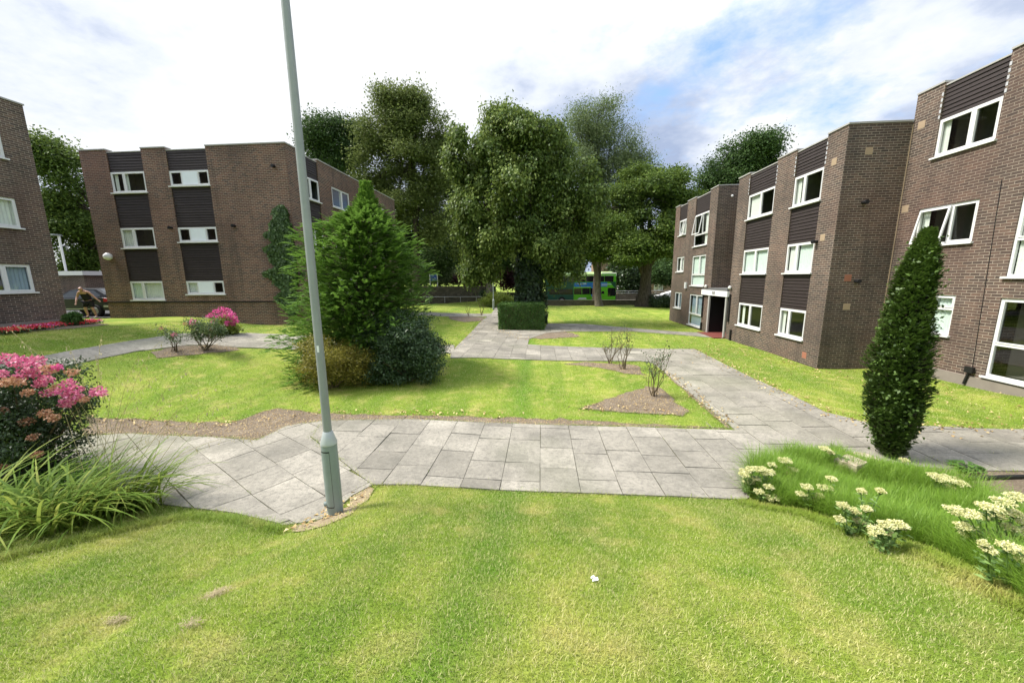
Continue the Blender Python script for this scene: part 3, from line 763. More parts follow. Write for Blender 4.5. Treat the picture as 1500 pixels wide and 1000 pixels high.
# near wing
window(RB, f2, *sN, 6.54, 7.55, (.42,), cur=[('cur_w', .84, .96)], label='large top floor window with a pale curtain edge'); cladding(RB, f2, *sN, 7.555, topn-.09)
flash(RB, f2, sN[0], 7.6, 8.45, -1); flash(RB, f2, sN[1], 7.6, 8.45, 1)
window(RB, f2, 11.03, 12.6, 4.05, 5.13, (.42,), cur=[('cur_w', .84, .97)], open_light=1, label='window with its sash pushed open')
window(RB, f2, 11.15, 12.3, 1.5, 2.62, (.5,), (.66,), cur=[('cur_g', .05, .95)])
window(RB, f2, 8.1, 10.14, .62, 2.60, (.5,), (.42,)); window(RB, f2, 8.1, 10.14, 3.13, 5.10, (.5,), (.45,), cur=[('cur_w', .85, .97)])
window(RB, f2, 8.3, 10.0, 6.54, 7.56, (.5,)); window(RB, f2, 4.5, 6.5, .9, 2.6, (.5,), (.42,)); window(RB, f2, 4.5, 6.5, 3.3, 5.1, (.5,), (.42,))
for (u, v, ff, mt) in ((1222,237,f1,0), (1273,221,fE,0), (1350,183,f2,0), (1326,306,f2,0), (1205,348,f1,0), (1294,417,f2,0), (1240,449,fE,0), (1242,407,fE,1), (1178,520,f1,1)):
    q = PX(u, v, ff.c) if ff.ax == 'x' else PY(u, v, ff.c)
    airbrick(RB, ff, q.y if ff.ax == 'x' else q.x, q.z, 'rust_air' if mt else 'airbrick')
for (u, v, ff) in ((1264,297,fE), (1253,412,fE), (1197,354,f1)):
    q = PX(u, v, ff.c) if ff.ax == 'x' else PY(u, v, ff.c); ventpipe(RB, ff, q.y if ff.ax == 'x' else q.x, q.z)
m = MB(); f2.box(m, 1.98, 13.2, -.6, .52, 0.002, .03); m.build('plinth', M['plinth'], RB)
m = MB(); m.tube([f2.p(10.62, 5.5, .01), f2.p(10.42, .75, .01)], .006, 6); f2.box(m, 10.33, 10.52, .62, .78, .03, .10); m.tube([f2.p(10.42, .7, .06), f2.p(10.5, .3, .06)], .03, 8); m.build('cable', M['black'], RB)
m = MB(); m.tube([(11.385, 13.225, 0), (11.385, 13.225, 7.75)], .012, 6); m.build('corner_seal', M['airbrick'], RB)
# entrance
m = MB(); m.box((10.97, 19.76, .06), (10.995, 21.8, 2.43)); m.box((9.6, 21.82, .06), (10.96, 21.845, 2.43)); m.box((9.6, 19.725, .06), (10.96, 19.75, 2.43)); m.build('porch_shade_panels', M['black'], RB)  # black panels added on sides and back to paint in the recess shade
m = MB(); m.box((9.42, 19.66, 2.15), (9.50, 22.72, 2.43)); m.box((9.50, 19.66, 2.17), (9.545, 19.72, 2.42)); m.build('canopy_fascia', M['white'], RB, bevel=.008)
m = MB(); m.box((9.44, 19.74, 2.435), (11.0, 21.84, 2.56)); m.box((9.44, 21.84, 2.435), (9.54, 22.7, 2.5)); m.build('canopy_roof', M['roof'], RB)
m = MB(); m.box((9.45, 21.68, .0), (9.53, 21.82, 2.15)); m.box((9.46, 19.76, .0), (9.54, 19.88, 2.15)); m.build_each('entrance_post', M['coping'], RB)
m = MB(); m.box((9.0, 19.75, -.1), (10.98, 21.84, .05)); m.build('entrance_step', M['mat'], RB)
dr = MB(); dr.box((10.86, 19.98, .06), (10.92, 20.78, 2.1)); dr.box((10.86, 20.82, .06), (10.92, 21.58, 2.1)); 
for k in range(9): dr.box((10.83, 20.84+k*.082, .1), (10.858, 20.90+k*.082, 2.05))
DR = dr.build('door', M['black'], RB); m = MB(); m.box((10.80, 20.7, .95), (10.83, 20.74, 1.25)); m.build('handle', M['lead'], DR)
m = MB(); m.box((9.40, 21.25, 2.22), (9.418, 21.29, 2.38)); 
for z in (2.22, 2.29, 2.36): m.box((9.40, 21.02, z), (9.418, 21.14, z+.02))
for y in (21.02, 21.12): m.box((9.401, y, 2.22), (9.417, y+.02, 2.38))
m.build('house_number', M['black'], RB)
for (y, z) in ((22.3, 2.62), (19.55, 2.62)):
    m = MB(); m.lathe((9.47, y, z), [(.05, -.06), (.075, -.03), (.075, .05), (.04, .09)], 12); m.build('wall_lamp', M['upvc'], RB)
for y, z0, z1 in ((22.62, .8, 2.2), (19.5, .9, 2.3), (19.15, -.1, .55), (22.62, .05, .5)):
    m = MB(); m.tube([(9.5, y, z0), (9.5, y, z1)], .045, 8); m.build('black_pipe', M['black'], RB)
m = MB(); m.box((9.44, 25.25, 2.42), (9.54, 25.5, 2.82)); m.build('meter_box', M['upvc'], RB, bevel=.02)
q = PY(1072, 287, 21.85)
m = MB(); m.lathe((q.x, q.y-.05, q.z), [(.02, -.07), (.06, -.04), (.06, .03), (.02, .06)], 10); m.build('wall_lamp', M['upvc'], RB)

# ---- brick block on the left behind the path
LB = thing('apartment_building', (-16.5, 17.0, 1.1), 'square brown brick flats with two columns of cladding and ivy at the corner', 'building')
f3 = Fac('y', 17.0, -1); f4 = Fac('x', -11.5, 1); ZT = 9.25
c1, c2 = (-20.32, -18.55), (-17.32, -15.34)
FL1 = ((2.28, 3.19), (4.79, 5.73), (7.34, 8.27)); FL2 = ((2.55, 3.18), (5.03, 5.70), (7.57, 8.24))
w = MB(); f3.wall(w, -21.7, -11.5, -.5, ZT, [(*c1, 2.26, ZT), (*c2, 2.53, ZT)], uo=.11)
s4 = (17.95, 19.42); pun = [(20.6, 22.5, 7.18, 8.24), (20.6, 22.5, 4.68, 5.74), (20.6, 22.5, 2.18, 3.24), (25.8, 27.6, 7.18, 8.24), (25.8, 27.6, 4.68, 5.74)]
f4.wall(w, 17.0, 29.6, -.5, ZT, [(*s4, 2.15, ZT)]+pun)
Fac('x', -21.7, -1).wall(w, 17.0, 29.6, -.5, ZT, []); Fac('y', 29.6, 1).wall(w, -21.7, -11.5, -.5, ZT, [])
w.build('wall', M['brick_old'], LB)
m = MB(); m.box((-21.5, 17.2, 8.85), (-11.7, 29.4, 8.93)); m.build('roof', M['roof'], LB)
m = MB()
for a, b in ((-21.73, -20.32), (-18.55, -17.32), (-15.34, -11.47)): coping(m, f3, a, b, ZT)
for a, b in (c1, c2): coping(m, f3, a, b, ZT-.12, .04, -.02)
for a, b in ((17.31, 17.95), (19.42, 29.63)): coping(m, f4, a, b, ZT+.003)
coping(m, f4, *s4, ZT-.12, .04, -.02); m.build_each('coping', M['coping'], LB, bevel=.008)
m = MB()
for s in (c1, c2): f3.room(m, *s, 2.0, 9.0)
f4.room(m, *s4, 2.0, 9.0)
for h in pun: f4.room(m, *h)
m.build_each('room', M['room'], LB, 20)
for i in range(3):
    a, b = FL1[i]; window(LB, f3, *c1, a, b, (.38,), cur=[[('cur_g', .03, .37), ('cur_w', .4, .97)], [('cur_w', .03, .3)], [('cur_w', .06, .16), ('cur_w', .36, .46)]][i])
    a2, b2 = FL2[i]; window(LB, f3, *c2, a2, b2, (.32, .70), panel=1, cur=[('cur_w', 0.03, .3)] if i == 0 else None)
    window(LB, f4, *s4, 2.15+2.5*i, 3.2+2.5*i, (.5,), cur=[('cur_w', .1, .25)])
    if i < 2:
        cladding(LB, f3, *c1, b+.005, FL1[i+1][0]-.055); cladding(LB, f3, *c2, b2+.005, FL2[i+1][0]-.055); cladding(LB, f4, *s4, 3.205+2.5*i, 4.6+2.5*i)
cladding(LB, f3, *c1, 8.275, ZT-.12); cladding(LB, f3, *c2, 8.245, ZT-.12); cladding(LB, f4, *s4, 8.205, ZT-.12)
for h in pun: window(LB, f4, *h, (.55,), cur=[('cur_w', .5, .62)])
m = MB(); f3.box(m, -21.75, -11.46, 2.14, 2.20, .004, .03); f4.box(m, 17.0, 29.6, 2.14, 2.20, .004, .03); m.build('course_shadow_strip', M['black'], LB)  # black strip stands in for the shadow gap along both walls
q = PY(162, 376, 17.0); m = MB(); m.lathe((q.x, 16.88, q.z), [(.05, -.17), (.15, -.1), (.17, 0), (.15, .1), (.05, .17)], 16); m.box((q.x-.05, 16.9, q.z-.05), (q.x+.05, 17.01, q.z+.05)); m.build('globe_lamp', M['upvc'], LB, smooth=True)
for u, v in ((402,244), (344,331), (408,324), (252,334)):
    q = PY(u, v, 17.0); ventpipe(LB, f3, q.x, q.z, .06)

# ---- brick block at the left edge
EB = thing('apartment_building', (-18.5, 13.05, 1.5), 'brick flats cut off by the picture edge, above a strip of red flowers', 'building')
f5 = Fac('x', -18.5, 1); w = MB()
hs = [(10.75, 12.3, a, b) for a, b in ((2.85, 3.82), (5.10, 6.10), (7.43, 8.42))]+[(7.2, 9.2, a, b) for a, b in ((2.85, 3.82), (5.10, 6.10), (7.43, 8.42))]
f5.wall(w, 2.0, 13.05, -.5, 9.42, hs); Fac('y', 13.05, 1).wall(w, -30, -18.5, -.5, 9.42, []); Fac('y', 2.0, -1).wall(w, -30, -18.5, -.5, 9.42, [])
w.build('wall', M['brick'], EB)
m = MB(); coping(m, f5, 1.97, 13.08, 9.42); coping(m, Fac('y', 13.05, 1), -30, -18.81, 9.423); m.build_each('coping', M['coping'], EB)
m = MB(); m.box((-30, 2.3, 9.0), (-18.8, 12.8, 9.08)); m.build('roof', M['roof'], EB)
m = MB(); [f5.room(m, *h) for h in hs]; m.build_each('room', M['room'], EB, 20)
for i, h in enumerate(hs): window(EB, f5, *h, (.55,), cur=[[('cur_b', .6, .97)], [('cur_w', .05, .97)], [('cur_w', .6, .97)]][i % 3])
m = MB(); f5.box(m, 2.0, 13.07, -.5, 1.78, .004, .03); m.build('plinth', M['plinth'], EB)

# ---- garage, far house, boundary walls
q0 = PY(92, 402, 23.0); q1 = PY(124, 402, 23.0)
GB = thing('garage', (q1.x, 23, 1.3), 'low brick garage with flat roof and white fascia behind the parked dark car', 'garage')
w = MB(); Fac('y', 23.0, -1).wall(w, q0.x-5, q1.x-.1, .3, q1.z, []); Fac('x', q1.x-.1, 1).wall(w, 23, 29, .3, q1.z, []); w.build('wall', M['brick'], GB)
m = MB(); m.box((q0.x-5.1, 22.85, q1.z-.05), (q1.x+.05, 22.99, q1.z+.22)); m.box((q1.x-.09, 22.99, q1.z-.05), (q1.x+.05, 29.1, q1.z+.22)); m.build('fascia', M['upvc'], GB)
m = MB(); m.box((q0.x-5, 22.99, q1.z), (q1.x-.09, 29, q1.z+.24)); m.build('roof', M['roof'], GB)
FH = thing('brick_house', (22, 72, -.2), 'pale brown brick house half hidden behind the trees across the road', 'house')
w = MB(); fh = Fac('y', 68, -1); hh = [(12+4*i, 13.6+4*i, a, b) for i in range(5) for a, b in ((.8, 2.1), (3.6, 4.9))]
fh.wall(w, 10, 32, -.4, 6.2, hh); Fac('x', 10, -1).wall(w, 68, 76, -.4, 6.2, []); Fac('x', 32, 1).wall(w, 68, 76, -.4, 6.2, []); w.build('wall', simple('pale_brick', (.26, .18, .13), .9), FH)
m = MB(); m.hexa([(9.6,67.6,6.2),(32.4,67.6,6.2),(32.4,76.4,6.2),(9.6,76.4,6.2),(10,71.9,9.4),(32,71.9,9.4),(32,72.1,9.4),(10,72.1,9.4)]); m.build('roof', simple('slate', (.10, .09, .09), .8), FH)
for h in hh: window(FH, fh, *h, (.5,), cur=('cur_w', .05, .95))
def longwall(name, label, a, b, z0, z1, t=.3, cop=.08, rail=False, mt='stone'):
    a = Vector(a); b = Vector(b); d = (b-a).normalized(); n = Vector((-d.y, d.x))*t/2
    T = thing(name, (*a, z0), label, 'wall'); m = MB()
    def slab(q, za, zb, ex=0.):
        k = n*(1+ex); q.hexa([(*(a-k), za), (*(b-k), za), (*(b+k), za), (*(a+k), za), (*(a-k), zb), (*(b-k), zb), (*(b+k), zb), (*(a+k), zb)])
    slab(m, z0-.6, z1); m.build('wall', M[mt], T); m = MB(); slab(m, z1+.001, z1+cop, .25); m.build('coping', M['coping_d'], T)
    if rail:
        m = MB()
        for z in (z1+.25, z1+.55): m.tube([(*a, z), (*b, z)], .03, 6)
        k = int((b-a).length/2)
        for i in range(k+1): p = a.lerp(b, i/k); m.tube([(*p, z1), (*p, z1+.6)], .03, 6)
        m.build('railing', M['lead'], T)
    return T
def stonemat():
    t = NT('old_stone'); uv = t.n('ShaderNodeUVMap', uv_map='UVMap').outputs[0]
    b = t.n('ShaderNodeTexBrick', offset=.5, i_Scale=1., i_Mortar_Size=.012, i_Brick_Width=.5, i_Row_Height=.22)
    b.inputs['Color1'].default_value = (.085, .075, .06, 1); b.inputs['Color2'].default_value = (.14, .12, .095, 1); b.inputs['Mortar'].default_value = (.06, .05, .04, 1)
    t.l(uv, b.inputs['Vector']); n = t.noise(2.5, t.pos(), 5)
    t.bsdf(t.mix(t.ramp(n, [(.4, (0, 0, 0)), (.7, (.7, .7, .7))]), b.outputs['Color'], (.05, .048, .035)), .95, 0, .1, n, .5, .03); return t.m
M['stone'] = stonemat(); M['coping_d'] = simple('mossy_coping', (.13, .115, .09), .9, var=.3, scale=3)
longwall('boundary_wall', 'tall weathered stone boundary wall behind the far left lawn', (-24, 46.4), (-5.6, 46.0), .3, 2.15)
m_ = longwall('boundary_wall', 'low dark stone wall along the road below the green bus', (-3.6, 45.9), (24, 45.6), -.1, .42, cop=.05)
m = MB(); m.tube([(-20, 45.7, .95), (-6, 45.6, .95)], .03, 6)
T = thing('handrail', (-20, 45.7, .3), 'thin grey rail running low along the stone boundary wall', 'handrail')
for i in range(8): m.tube([(-20+2*i, 45.7, .2), (-20+2*i, 45.7, .95)], .025, 6)
m.build('rail', M['lead'], T)
longwall('roadside_wall', 'grey stone wall with two rails across the road beside the bus', (11.2, 57.8), (40, 58.2), -.3, .55, rail=True)
longwall('roadside_wall', 'stone wall across the road behind the bus and the tall trees', (-40, 58), (11.0, 57.9), -.3, .9)

# ------------------------------------------------------------------ trees
t = tree('lime_tree', 'large leafy lime tree with ivy covered trunk rising behind the clipped box hedge', 'tree', (-.75, 25.2), 9.5, .42,
  [B(745,195,52,42,25,.9), B(692,222,48,42,24.6), B(800,212,52,42,25.5), B(838,262,42,46,25), B(768,262,62,52,23.6,.7), B(700,296,44,52,24.5), B(846,316,34,40,24.8), B(806,330,42,50,23.8,.8), B(716,352,30,46,24.5), B(826,358,26,28,25), B(735,318,36,48,23.6,.8), B(668,232,26,26,25), B(690,372,20,34,25.2), B(765,205,60,50,27), B(872,285,12,26,25), B(816,392,15,20,25), B(842,384,14,22,25.4), B(700,385,14,22,25), B(780,372,26,28,26.5)],
  'lime', 'bark', 2900, 44, .30, .18, lk=13, lf=.34, droop=.75, asp=.72, shell=.45)
o = ORG[t]; n = 9000; zz = rng.random(n)**1.1*9; a = rng.uniform(0, 6.28, n); rr = (1.0-.05*zz)*rng.uniform(.72, 1.12, n)*(1+.16*np.sin(3*a+zz))
C = np.stack([o.x+rr*np.cos(a), o.y+rr*np.sin(a), o.z+zz], 1); out = np.stack([np.cos(a), np.sin(a), np.zeros(n)], 1)
leaves('ivy', C, out*.4+unit(n)*.5+np.array([0, 0, -.8]), out+unit(n)*.5, rng.uniform(.14, .26, n), rng.uniform(.12, .22, n), M['ivy'], rng.random(n), t)
tree('tall_tree', 'tallest tree with an airy olive crown rising behind the conifer', 'tree', (PY(613, 440, 42).x, 42), 17, .42,
  [B(590,162,46,32,42), B(554,192,36,34,42), B(630,186,34,34,42), B(600,225,50,36,41.4), B(552,255,38,38,42), B(638,246,30,36,42), B(600,290,40,36,42), B(640,325,28,36,42), B(575,310,26,30,42), B(608,140,22,14,42)],
  'oak', 'bark', 1350, 58, .62, .23, shell=.4, asp=.62)
tree('dark_tree', 'round dark green tree standing above the roof of the square flats', 'tree', (-19.5, 44), 12, .45,
  [B(490,202,36,28,44), B(464,215,20,22,44), B(512,236,28,28,44), B(522,192,16,16,44), B(470,245,26,22,44)], 'dark_leaf', 'bark', 700, 58, .62, .24, shell=.45)
tree('dark_tree', 'dense shady tree between the conifer and the lime tree', 'tree', (-9.4, 50), 12, .45,
  [B(652,300,38,46,50), B(694,322,36,52,50), B(655,365,38,32,50), B(592,345,34,46,50), B(725,340,36,48,50), B(620,320,30,44,51), B(760,350,50,44,51)], 'dark_leaf', 'bark', 1300, 58, .78, .28, shell=.35)
tree('slender_tree', 'bare pale trunk tree just beside the thin lamp post by the path end', 'tree', (-6.0, 42.5), 8, .36,
  [B(708,345,22,30,42.5), B(690,365,22,28,42.5), B(728,362,18,26,42.5)], 'oak', 'bark_p', 330, 34, .5, .30, shell=.4)
tree('tall_tree', 'tall feathery grey green tree behind the lime tree on its sunlit side', 'tree', (7.0, 47), 17, .42,
  [B(872,180,40,26,47), B(905,208,36,30,47), B(868,228,40,36,47), B(922,246,28,24,47), B(848,198,28,28,47), B(936,232,14,16,47), B(888,262,40,30,47), B(855,165,20,14,47)], 'willow', 'bark', 1000, 56, .7, .20, shell=.3, asp=.42)
tree('sycamore_tree', 'broad sycamore with a thick forked dark trunk at the end of the lawn', 'tree', (11.5, 42.2), 6.2, .72,
  [B(905,305,38,34,42), B(952,292,40,36,41.5), B(990,276,30,26,42), B(922,340,46,32,41), B(970,340,40,36,41.5), B(888,352,36,24,42), B(1000,312,24,32,42), B(862,345,24,26,42), B(940,366,46,18,41), B(1000,352,18,36,42), B(940,260,26,16,43)], 'syc', 'bark', 1800, 58, .56, .24, shell=.4, flat=.4)
tree('slender_tree', 'thin leaning trunk tree standing right in front of the green bus', 'tree', (6.75, 43.6), 7.4, .34,
  [B(868,322,26,32,43.6), B(880,362,24,20,43.6), B(852,365,18,22,43.6)], 'lime', 'bark_p', 420, 56, .45, .20, lean=(-1.0, 0))
tree('dark_tree', 'windblown dark tree showing above the roof of the long flats', 'tree', (27, 50), 14, .45,
  [B(1095,222,40,26,50), B(1060,242,32,30,50), B(1126,212,22,18,50), B(1092,262,42,26,50), B(1040,268,18,22,50), B(1130,240,20,24,50)], 'dark_leaf', 'bark', 800, 58, .62, .25, shell=.45)
tree('dark_tree', 'spreading tree between the two brick blocks behind the dark car', 'tree', (-36, 31), 9, .4,
  [B(72,235,32,34,30), B(95,285,36,40,30), B(105,340,36,40,30), B(112,385,26,26,30), B(58,220,16,18,30), B(125,370,22,30,31)], 'syc', 'bark', 900, 56, .52, .21, shell=.45)
for i, (u, v, ru, rv, Y, lb) in enumerate([(610,375,40,40,78,'far shady tree beyond the road behind the conifer'), (700,372,44,44,80,'far shady tree beyond the road behind the thin lamp post'), (790,375,46,42,82,'far shady tree beyond the road behind the rear of the bus'),
        (925,345,40,44,80,'far shady tree beyond the road above the front of the bus'), (1000,345,44,46,84,'far shady tree beyond the road hidden by the sycamore'), (850,340,40,40,84,'far shady tree beyond the road above the middle of the bus')]):
    p = PY(u, 440, Y)
    tree('distant_tree', lb, 'tree', (p.x, Y), 6, .4, [B(u,v,ru,rv,Y), B(u-ru*.6,v+14,ru*.6,rv*.7,Y), B(u+ru*.6,v+10,ru*.6,rv*.7,Y)], 'dark_leaf', 'bark', 420, 26, .9, .6, 'trees beyond the road', shell=.3)

# ------------------------------------------------------------------ shrubs
def shrub(name, label, cat, base, blobs, mat, ncl, per, clr, L, group=None, nst=7, bk='twig', **kw):
    b = Vector((base[0], base[1], g1(base[0], base[1])))
    t = thing(name, b, label, cat, group); m = MB()
    for i in range(nst):
        q = random.choice(blobs); e = Vector(q[:3])+Vector((random.gauss(0, .3)*q[3], random.gauss(0, .3)*q[4], random.gauss(.1, .3)*q[5]))
        m.tube([b+Vector((random.gauss(0, .05), random.gauss(0, .05), -.05)), b.lerp(e, .5)+Vector((0, 0, .05)), e], [.025, .018, .006], 5)
    m.build('stem', M[bk], t)
    kw.setdefault('zmin', b.z+.02)
    crown('foliage', lumps(blobs, 9, .42)+[(*b_[:3], b_[3]*.7, b_[4]*.7, b_[5]*.7) for b_ in blobs], ncl, per, clr, L, M[mat], t, **kw); return t
def sprays(name, P, D, n, ln, L, W, mat, parent, spread=.55, tip=.5):
    N = len(P); D = D/np.linalg.norm(D, axis=1)[:, None]
    S = np.cross(D, unit(N)*.35+np.array([0, 0, 1.])); S /= np.linalg.norm(S, axis=1)[:, None]; U = np.cross(S, D)
    i = np.repeat(np.arange(N), n); k = np.tile(np.arange(n), N); t = (k+rng.random(len(k)))/n; sg = np.where(k % 2 == 0, 1., -1.)
    lng = (ln*rng.uniform(.6, 1.25, N))[i]
    C = P[i]+D[i]*(t*lng)[:, None]*.85-U[i]*(t*t*lng*.18)[:, None]
    A = D[i]+S[i]*(sg*spread*(1.15-t))[:, None]+unit(len(i))*.15
    tint = np.clip(rng.random(N)[i]*.4+t*tip+rng.random(len(i))*.2, 0, 1)
    sz = L*(1.15-.6*t)*rng.uniform(.75, 1.25, len(i))
    return leaves(name, C, A, U[i]+unit(len(i))*.3, sz, sz*W, mat, tint, parent, fold=.1)
cb = hit(533, 545); YC = 11.7
prof = [(263,535,4),(288,536,9),(304,537,20),(316,534,44),(328,530,66),(345,529,80),(370,530,90),(430,530,99),(480,529,102),(520,526,98),(552,522,92)]
ct = thing('conifer_bush', (PY(530,540,YC).x, YC, g1(PY(530,540,YC).x, YC)), 'big feathery bright green conifer bush tapering to a wispy tip', 'conifer')
Ps, Ds, Ls = [], [], []
N = 15000; hv = rng.uniform(0, 1, N)**.75; vv = 268+hv*(556-268)
pu = np.interp(vv, [p[0] for p in prof], [p[1] for p in prof]); pr = np.interp(vv, [p[0] for p in prof], [p[2] for p in prof])
ph = rng.uniform(0, 2*np.pi, N)
for i in range(N):
    c = PY(pu[i], vv[i], YC); r = pr[i]*pxm(c)
    lump = 1+.16*math.sin(ph[i]*3+c.z*2.1)+.12*math.sin(ph[i]*5-c.z*3.7)
    q = r*lump*(random.uniform(.45, 1.0) if i % 3 else random.uniform(.15, .7))*.97-.17*min(1, r)
    Ps.append((c.x+q*math.cos(ph[i]), YC+q*.95*math.sin(ph[i]), c.z-.05)); Ds.append((math.cos(ph[i]), math.sin(ph[i]), random.uniform(-.15, .95)+max(0, .7-r)*2.2)); Ls.append(.30*min(1, .45+r*.5))
sprays('foliage', np.array(Ps), np.array(Ds), 13, np.array(Ls), .105, .36, M['conifer'], ct, .6, .5)
m = MB(); o = ORG[ct]; m.tube([o, o+Vector((0, 0, 2)), PY(541, 275, YC)], [.16, .12, .02], 7, jit=.05)
for i in range(0, N, 110):
    m.tube([(o.x, o.y, max(o.z+.1, Ps[i][2]-.5)), o.lerp(Vector(Ps[i]), .7).xy.to_tuple()+(Ps[i][2]-.1,)], [.02, .008], 4)
m.build('trunk', M['bark'], ct)
hb = hit(602, 556)
shrub('holly_bush', 'dense grey green holly bush at the foot of the conifer', 'bush', (hb.x, 10.75), [B(595,508,58,46,10.75), B(570,530,44,36,10.6), B(625,525,34,36,10.8), B(600,480,40,26,10.9), B(560,500,32,34,10.9)], 'holly', 1700, 26, .11, .062, asp=.55, shell=.6)
shrub('bronze_bush', 'bronze and yellow leaved bush low at the lamp post side of the conifer', 'bush', (PY(490,560,9.9).x, 9.9), [B(490,522,44,34,9.9), B(468,538,30,28,9.8), B(515,532,32,32,9.9)], 'brown', 800, 24, .10, .05, asp=.5, shell=.55)
shrub('green_bush', 'plain green bush skirting the dark side of the conifer base', 'bush', (PY(452,540,10.9).x, 10.9), [B(456,520,13,34,10.9), B(460,545,16,16,10.7)], 'rose_leaf', 240, 22, .1, .06)
# yew column
yb = hit(1303, 668); yt = thing('yew_column', yb, 'slim dark green columnar yew standing at the end of the grassy border', 'yew')
ht = PY(1377, 328, yb.y).z-yb.z; Ps, Ds = [], []
hp_ = [0,.06,.14,.25,.4,.55,.68,.78,.86,.93,1.]; rp_ = [.18,.25,.34,.375,.385,.36,.32,.27,.21,.13,.04]
N = 12000
for i in range(N):
    h = random.random()**.9; r = np.interp(h, hp_, rp_)*.93; a = random.uniform(0, 6.28)
    lump = 1+.13*math.sin(a*2+h*9)+.12*math.sin(a*5-h*24)+.10*math.sin(a*9+h*52)*math.sin(h*61+a*2); r *= lump*random.uniform(.68, 1.0)
    ox = -.10*math.sin(h*3.1)
    Ps.append((yb.x+ox+r*math.cos(a), yb.y+r*math.sin(a), yb.z+.06+h*(ht-.15))); Ds.append((math.cos(a)*.75, math.sin(a)*.75, random.uniform(.35, 1.3)))
sprays('foliage', np.array(Ps), np.array(Ds), 12, .062, .034, .5, M['yew'], yt, .9, .5)
m = MB(); m.tube([yb-Vector((0, 0, .05)), yb+Vector((0, 0, ht*.5)), yb+Vector((0, 0, ht*.95))], [.09, .07, .02], 7)
for i in range(0, N, 25): m.tube([(yb.x, yb.y, max(yb.z+.05, Ps[i][2]-.3)), Ps[i]], [.02, .008], 4)
for _ in range(90):
    h = random.random(); r = float(np.interp(h, hp_, rp_))*.62; a = random.uniform(0, 6.28); zc = yb.z+.05+h*(ht-.3)
    m.tube([(yb.x, yb.y, zc-.1), (yb.x-.10*math.sin(h*3.1)+r*math.cos(a), yb.y+r*math.sin(a), zc+.15)], [.03, .015], 4)
m.build('trunk', M['bark'], yt)
# dense inside so daylight does not pass: inner foliage
crown('inner_foliage', [(yb.x-.10*math.sin(h*3.1), yb.y, yb.z+.06+h*(ht-.15), float(np.interp(h, hp_, rp_))*.75, float(np.interp(h, hp_, rp_))*.75, .25) for h in np.linspace(.06, .93, 14)], 900, 16, .06, .06, M['yew'], yt, shell=.3)

# clipped box hedge round the foot of the lime tree
def boxhedge(name, label, x0, x1, y0, y1, z0, z1, mat, n):
    t = thing(name, ((x0+x1)/2, (y0+y1)/2, z0), label, 'hedge'); m = MB(); i_ = .10
    for _ in range(140):
        a = (random.uniform(x0+i_, x1-i_), random.uniform(y0+i_, y1-i_)); m.tube([(*a, z0-.05), (a[0]+random.gauss(0, .1), a[1]+random.gauss(0, .1), z1-.1)], [.03, .012], 4)
    m.build('stem', M['twig'], t)
    ax = rng.choice(5, n, p=np.array([(x1-x0)*(z1-z0)]*2+[(y1-y0)*(z1-z0)]*2+[(x1-x0)*(y1-y0)])/(2*(x1-x0)*(z1-z0)+2*(y1-y0)*(z1-z0)+(x1-x0)*(y1-y0)))
    C = np.stack([rng.uniform(x0, x1, n), rng.uniform(y0, y1, n), rng.uniform(z0, z1, n)], 1); dep = np.abs(rng.normal(0, .07, n))-.03
    Nn = np.zeros((n, 3))
    for k, (c, val, s) in enumerate([(1, y0, -1), (1, y1, 1), (0, x0, -1), (0, x1, 1), (2, z1, 1)]):
        q = ax == k; wob = .05*np.sin(C[q, 0]*5+C[q, 2]*7)+.04*np.sin(C[q, 1]*9+C[q, 2]*4)
        C[q, c] = val-s*(dep[q]-wob*.5); Nn[q, c] = s
    leaves('foliage', C, Nn*.5+unit(n), Nn+unit(n)*.7, rng.uniform(.05, .10, n), rng.uniform(.035, .06, n), M[mat], rng.random(n), t); return t
h0 = hit(731, 483); h1 = hit(798, 480); hz = PY(765, 446, h0.y).z
boxhedge('box_hedge', 'square clipped dark green hedge at the middle of the path junction', h0.x, h1.x-.1, h0.y, h0.y+2.4, h0.z, hz, 'hedge', 30000)
p = hit(727, 450)
shrub('golden_shrub', 'low golden yellow green shrub behind the thin lamp post', 'shrub', (-4.4, 40.5), [B(728,437,21,9,40.5), B(712,440,10,7,40.5), B(742,440,9,7,40.5)], 'bright', 260, 26, .25, .14)
shrub('green_bush', 'small dark round bush behind the golden shrub', 'bush', (-5.9, 43), [B(715,430,11,7,43)], 'shrub_d', 120, 24, .25, .14)
shrub('green_bush', 'loose grey green bush behind the blue sign on the stone wall', 'bush', (-14.6, 55.5), [B(640,396,30,18,55.5), B(655,404,26,14,55.5), B(622,404,20,14,55.5)], 'willow', 420, 28, .55, .32)
shrub('copper_bush', 'deep red leaved bush peeping over the stone wall', 'bush', (-10.0, 54.5), [B(685,409,20,8,54.5), B(700,412,12,7,54.5)], 'purple', 240, 26, .4, .26)
shrub('copper_bush', 'tall dark copper leaved shrub between thin lamp post and lime trunk', 'bush', (-5.6, 57), [B(735,392,26,24,57), B(748,412,14,10,57)], 'purple', 420, 26, .55, .3)
shrub('green_bush', 'dark rounded bush against the end of the long flats beside the sycamore', 'bush', (14.3, 41.5), [B(966,441,17,9,41.5), B(985,444,14,7,41.3)], 'shrub_d', 260, 26, .28, .15)
shrub('green_bush', 'large mid green bush across the road beside the front of the bus', 'bush', (13.2, 60.5), [B(920,398,22,26,60.5), B(932,418,14,16,60.5), B(908,392,12,18,61)], 'shrub_d', 520, 26, .6, .36)
shrub('green_bush', 'bushy green shrub across the road seen between sycamore and flats', 'bush', (19.0, 60.5), [B(967,396,22,18,60.5), B(980,402,12,16,60.5)], 'dark_leaf', 420, 26, .6, .34)
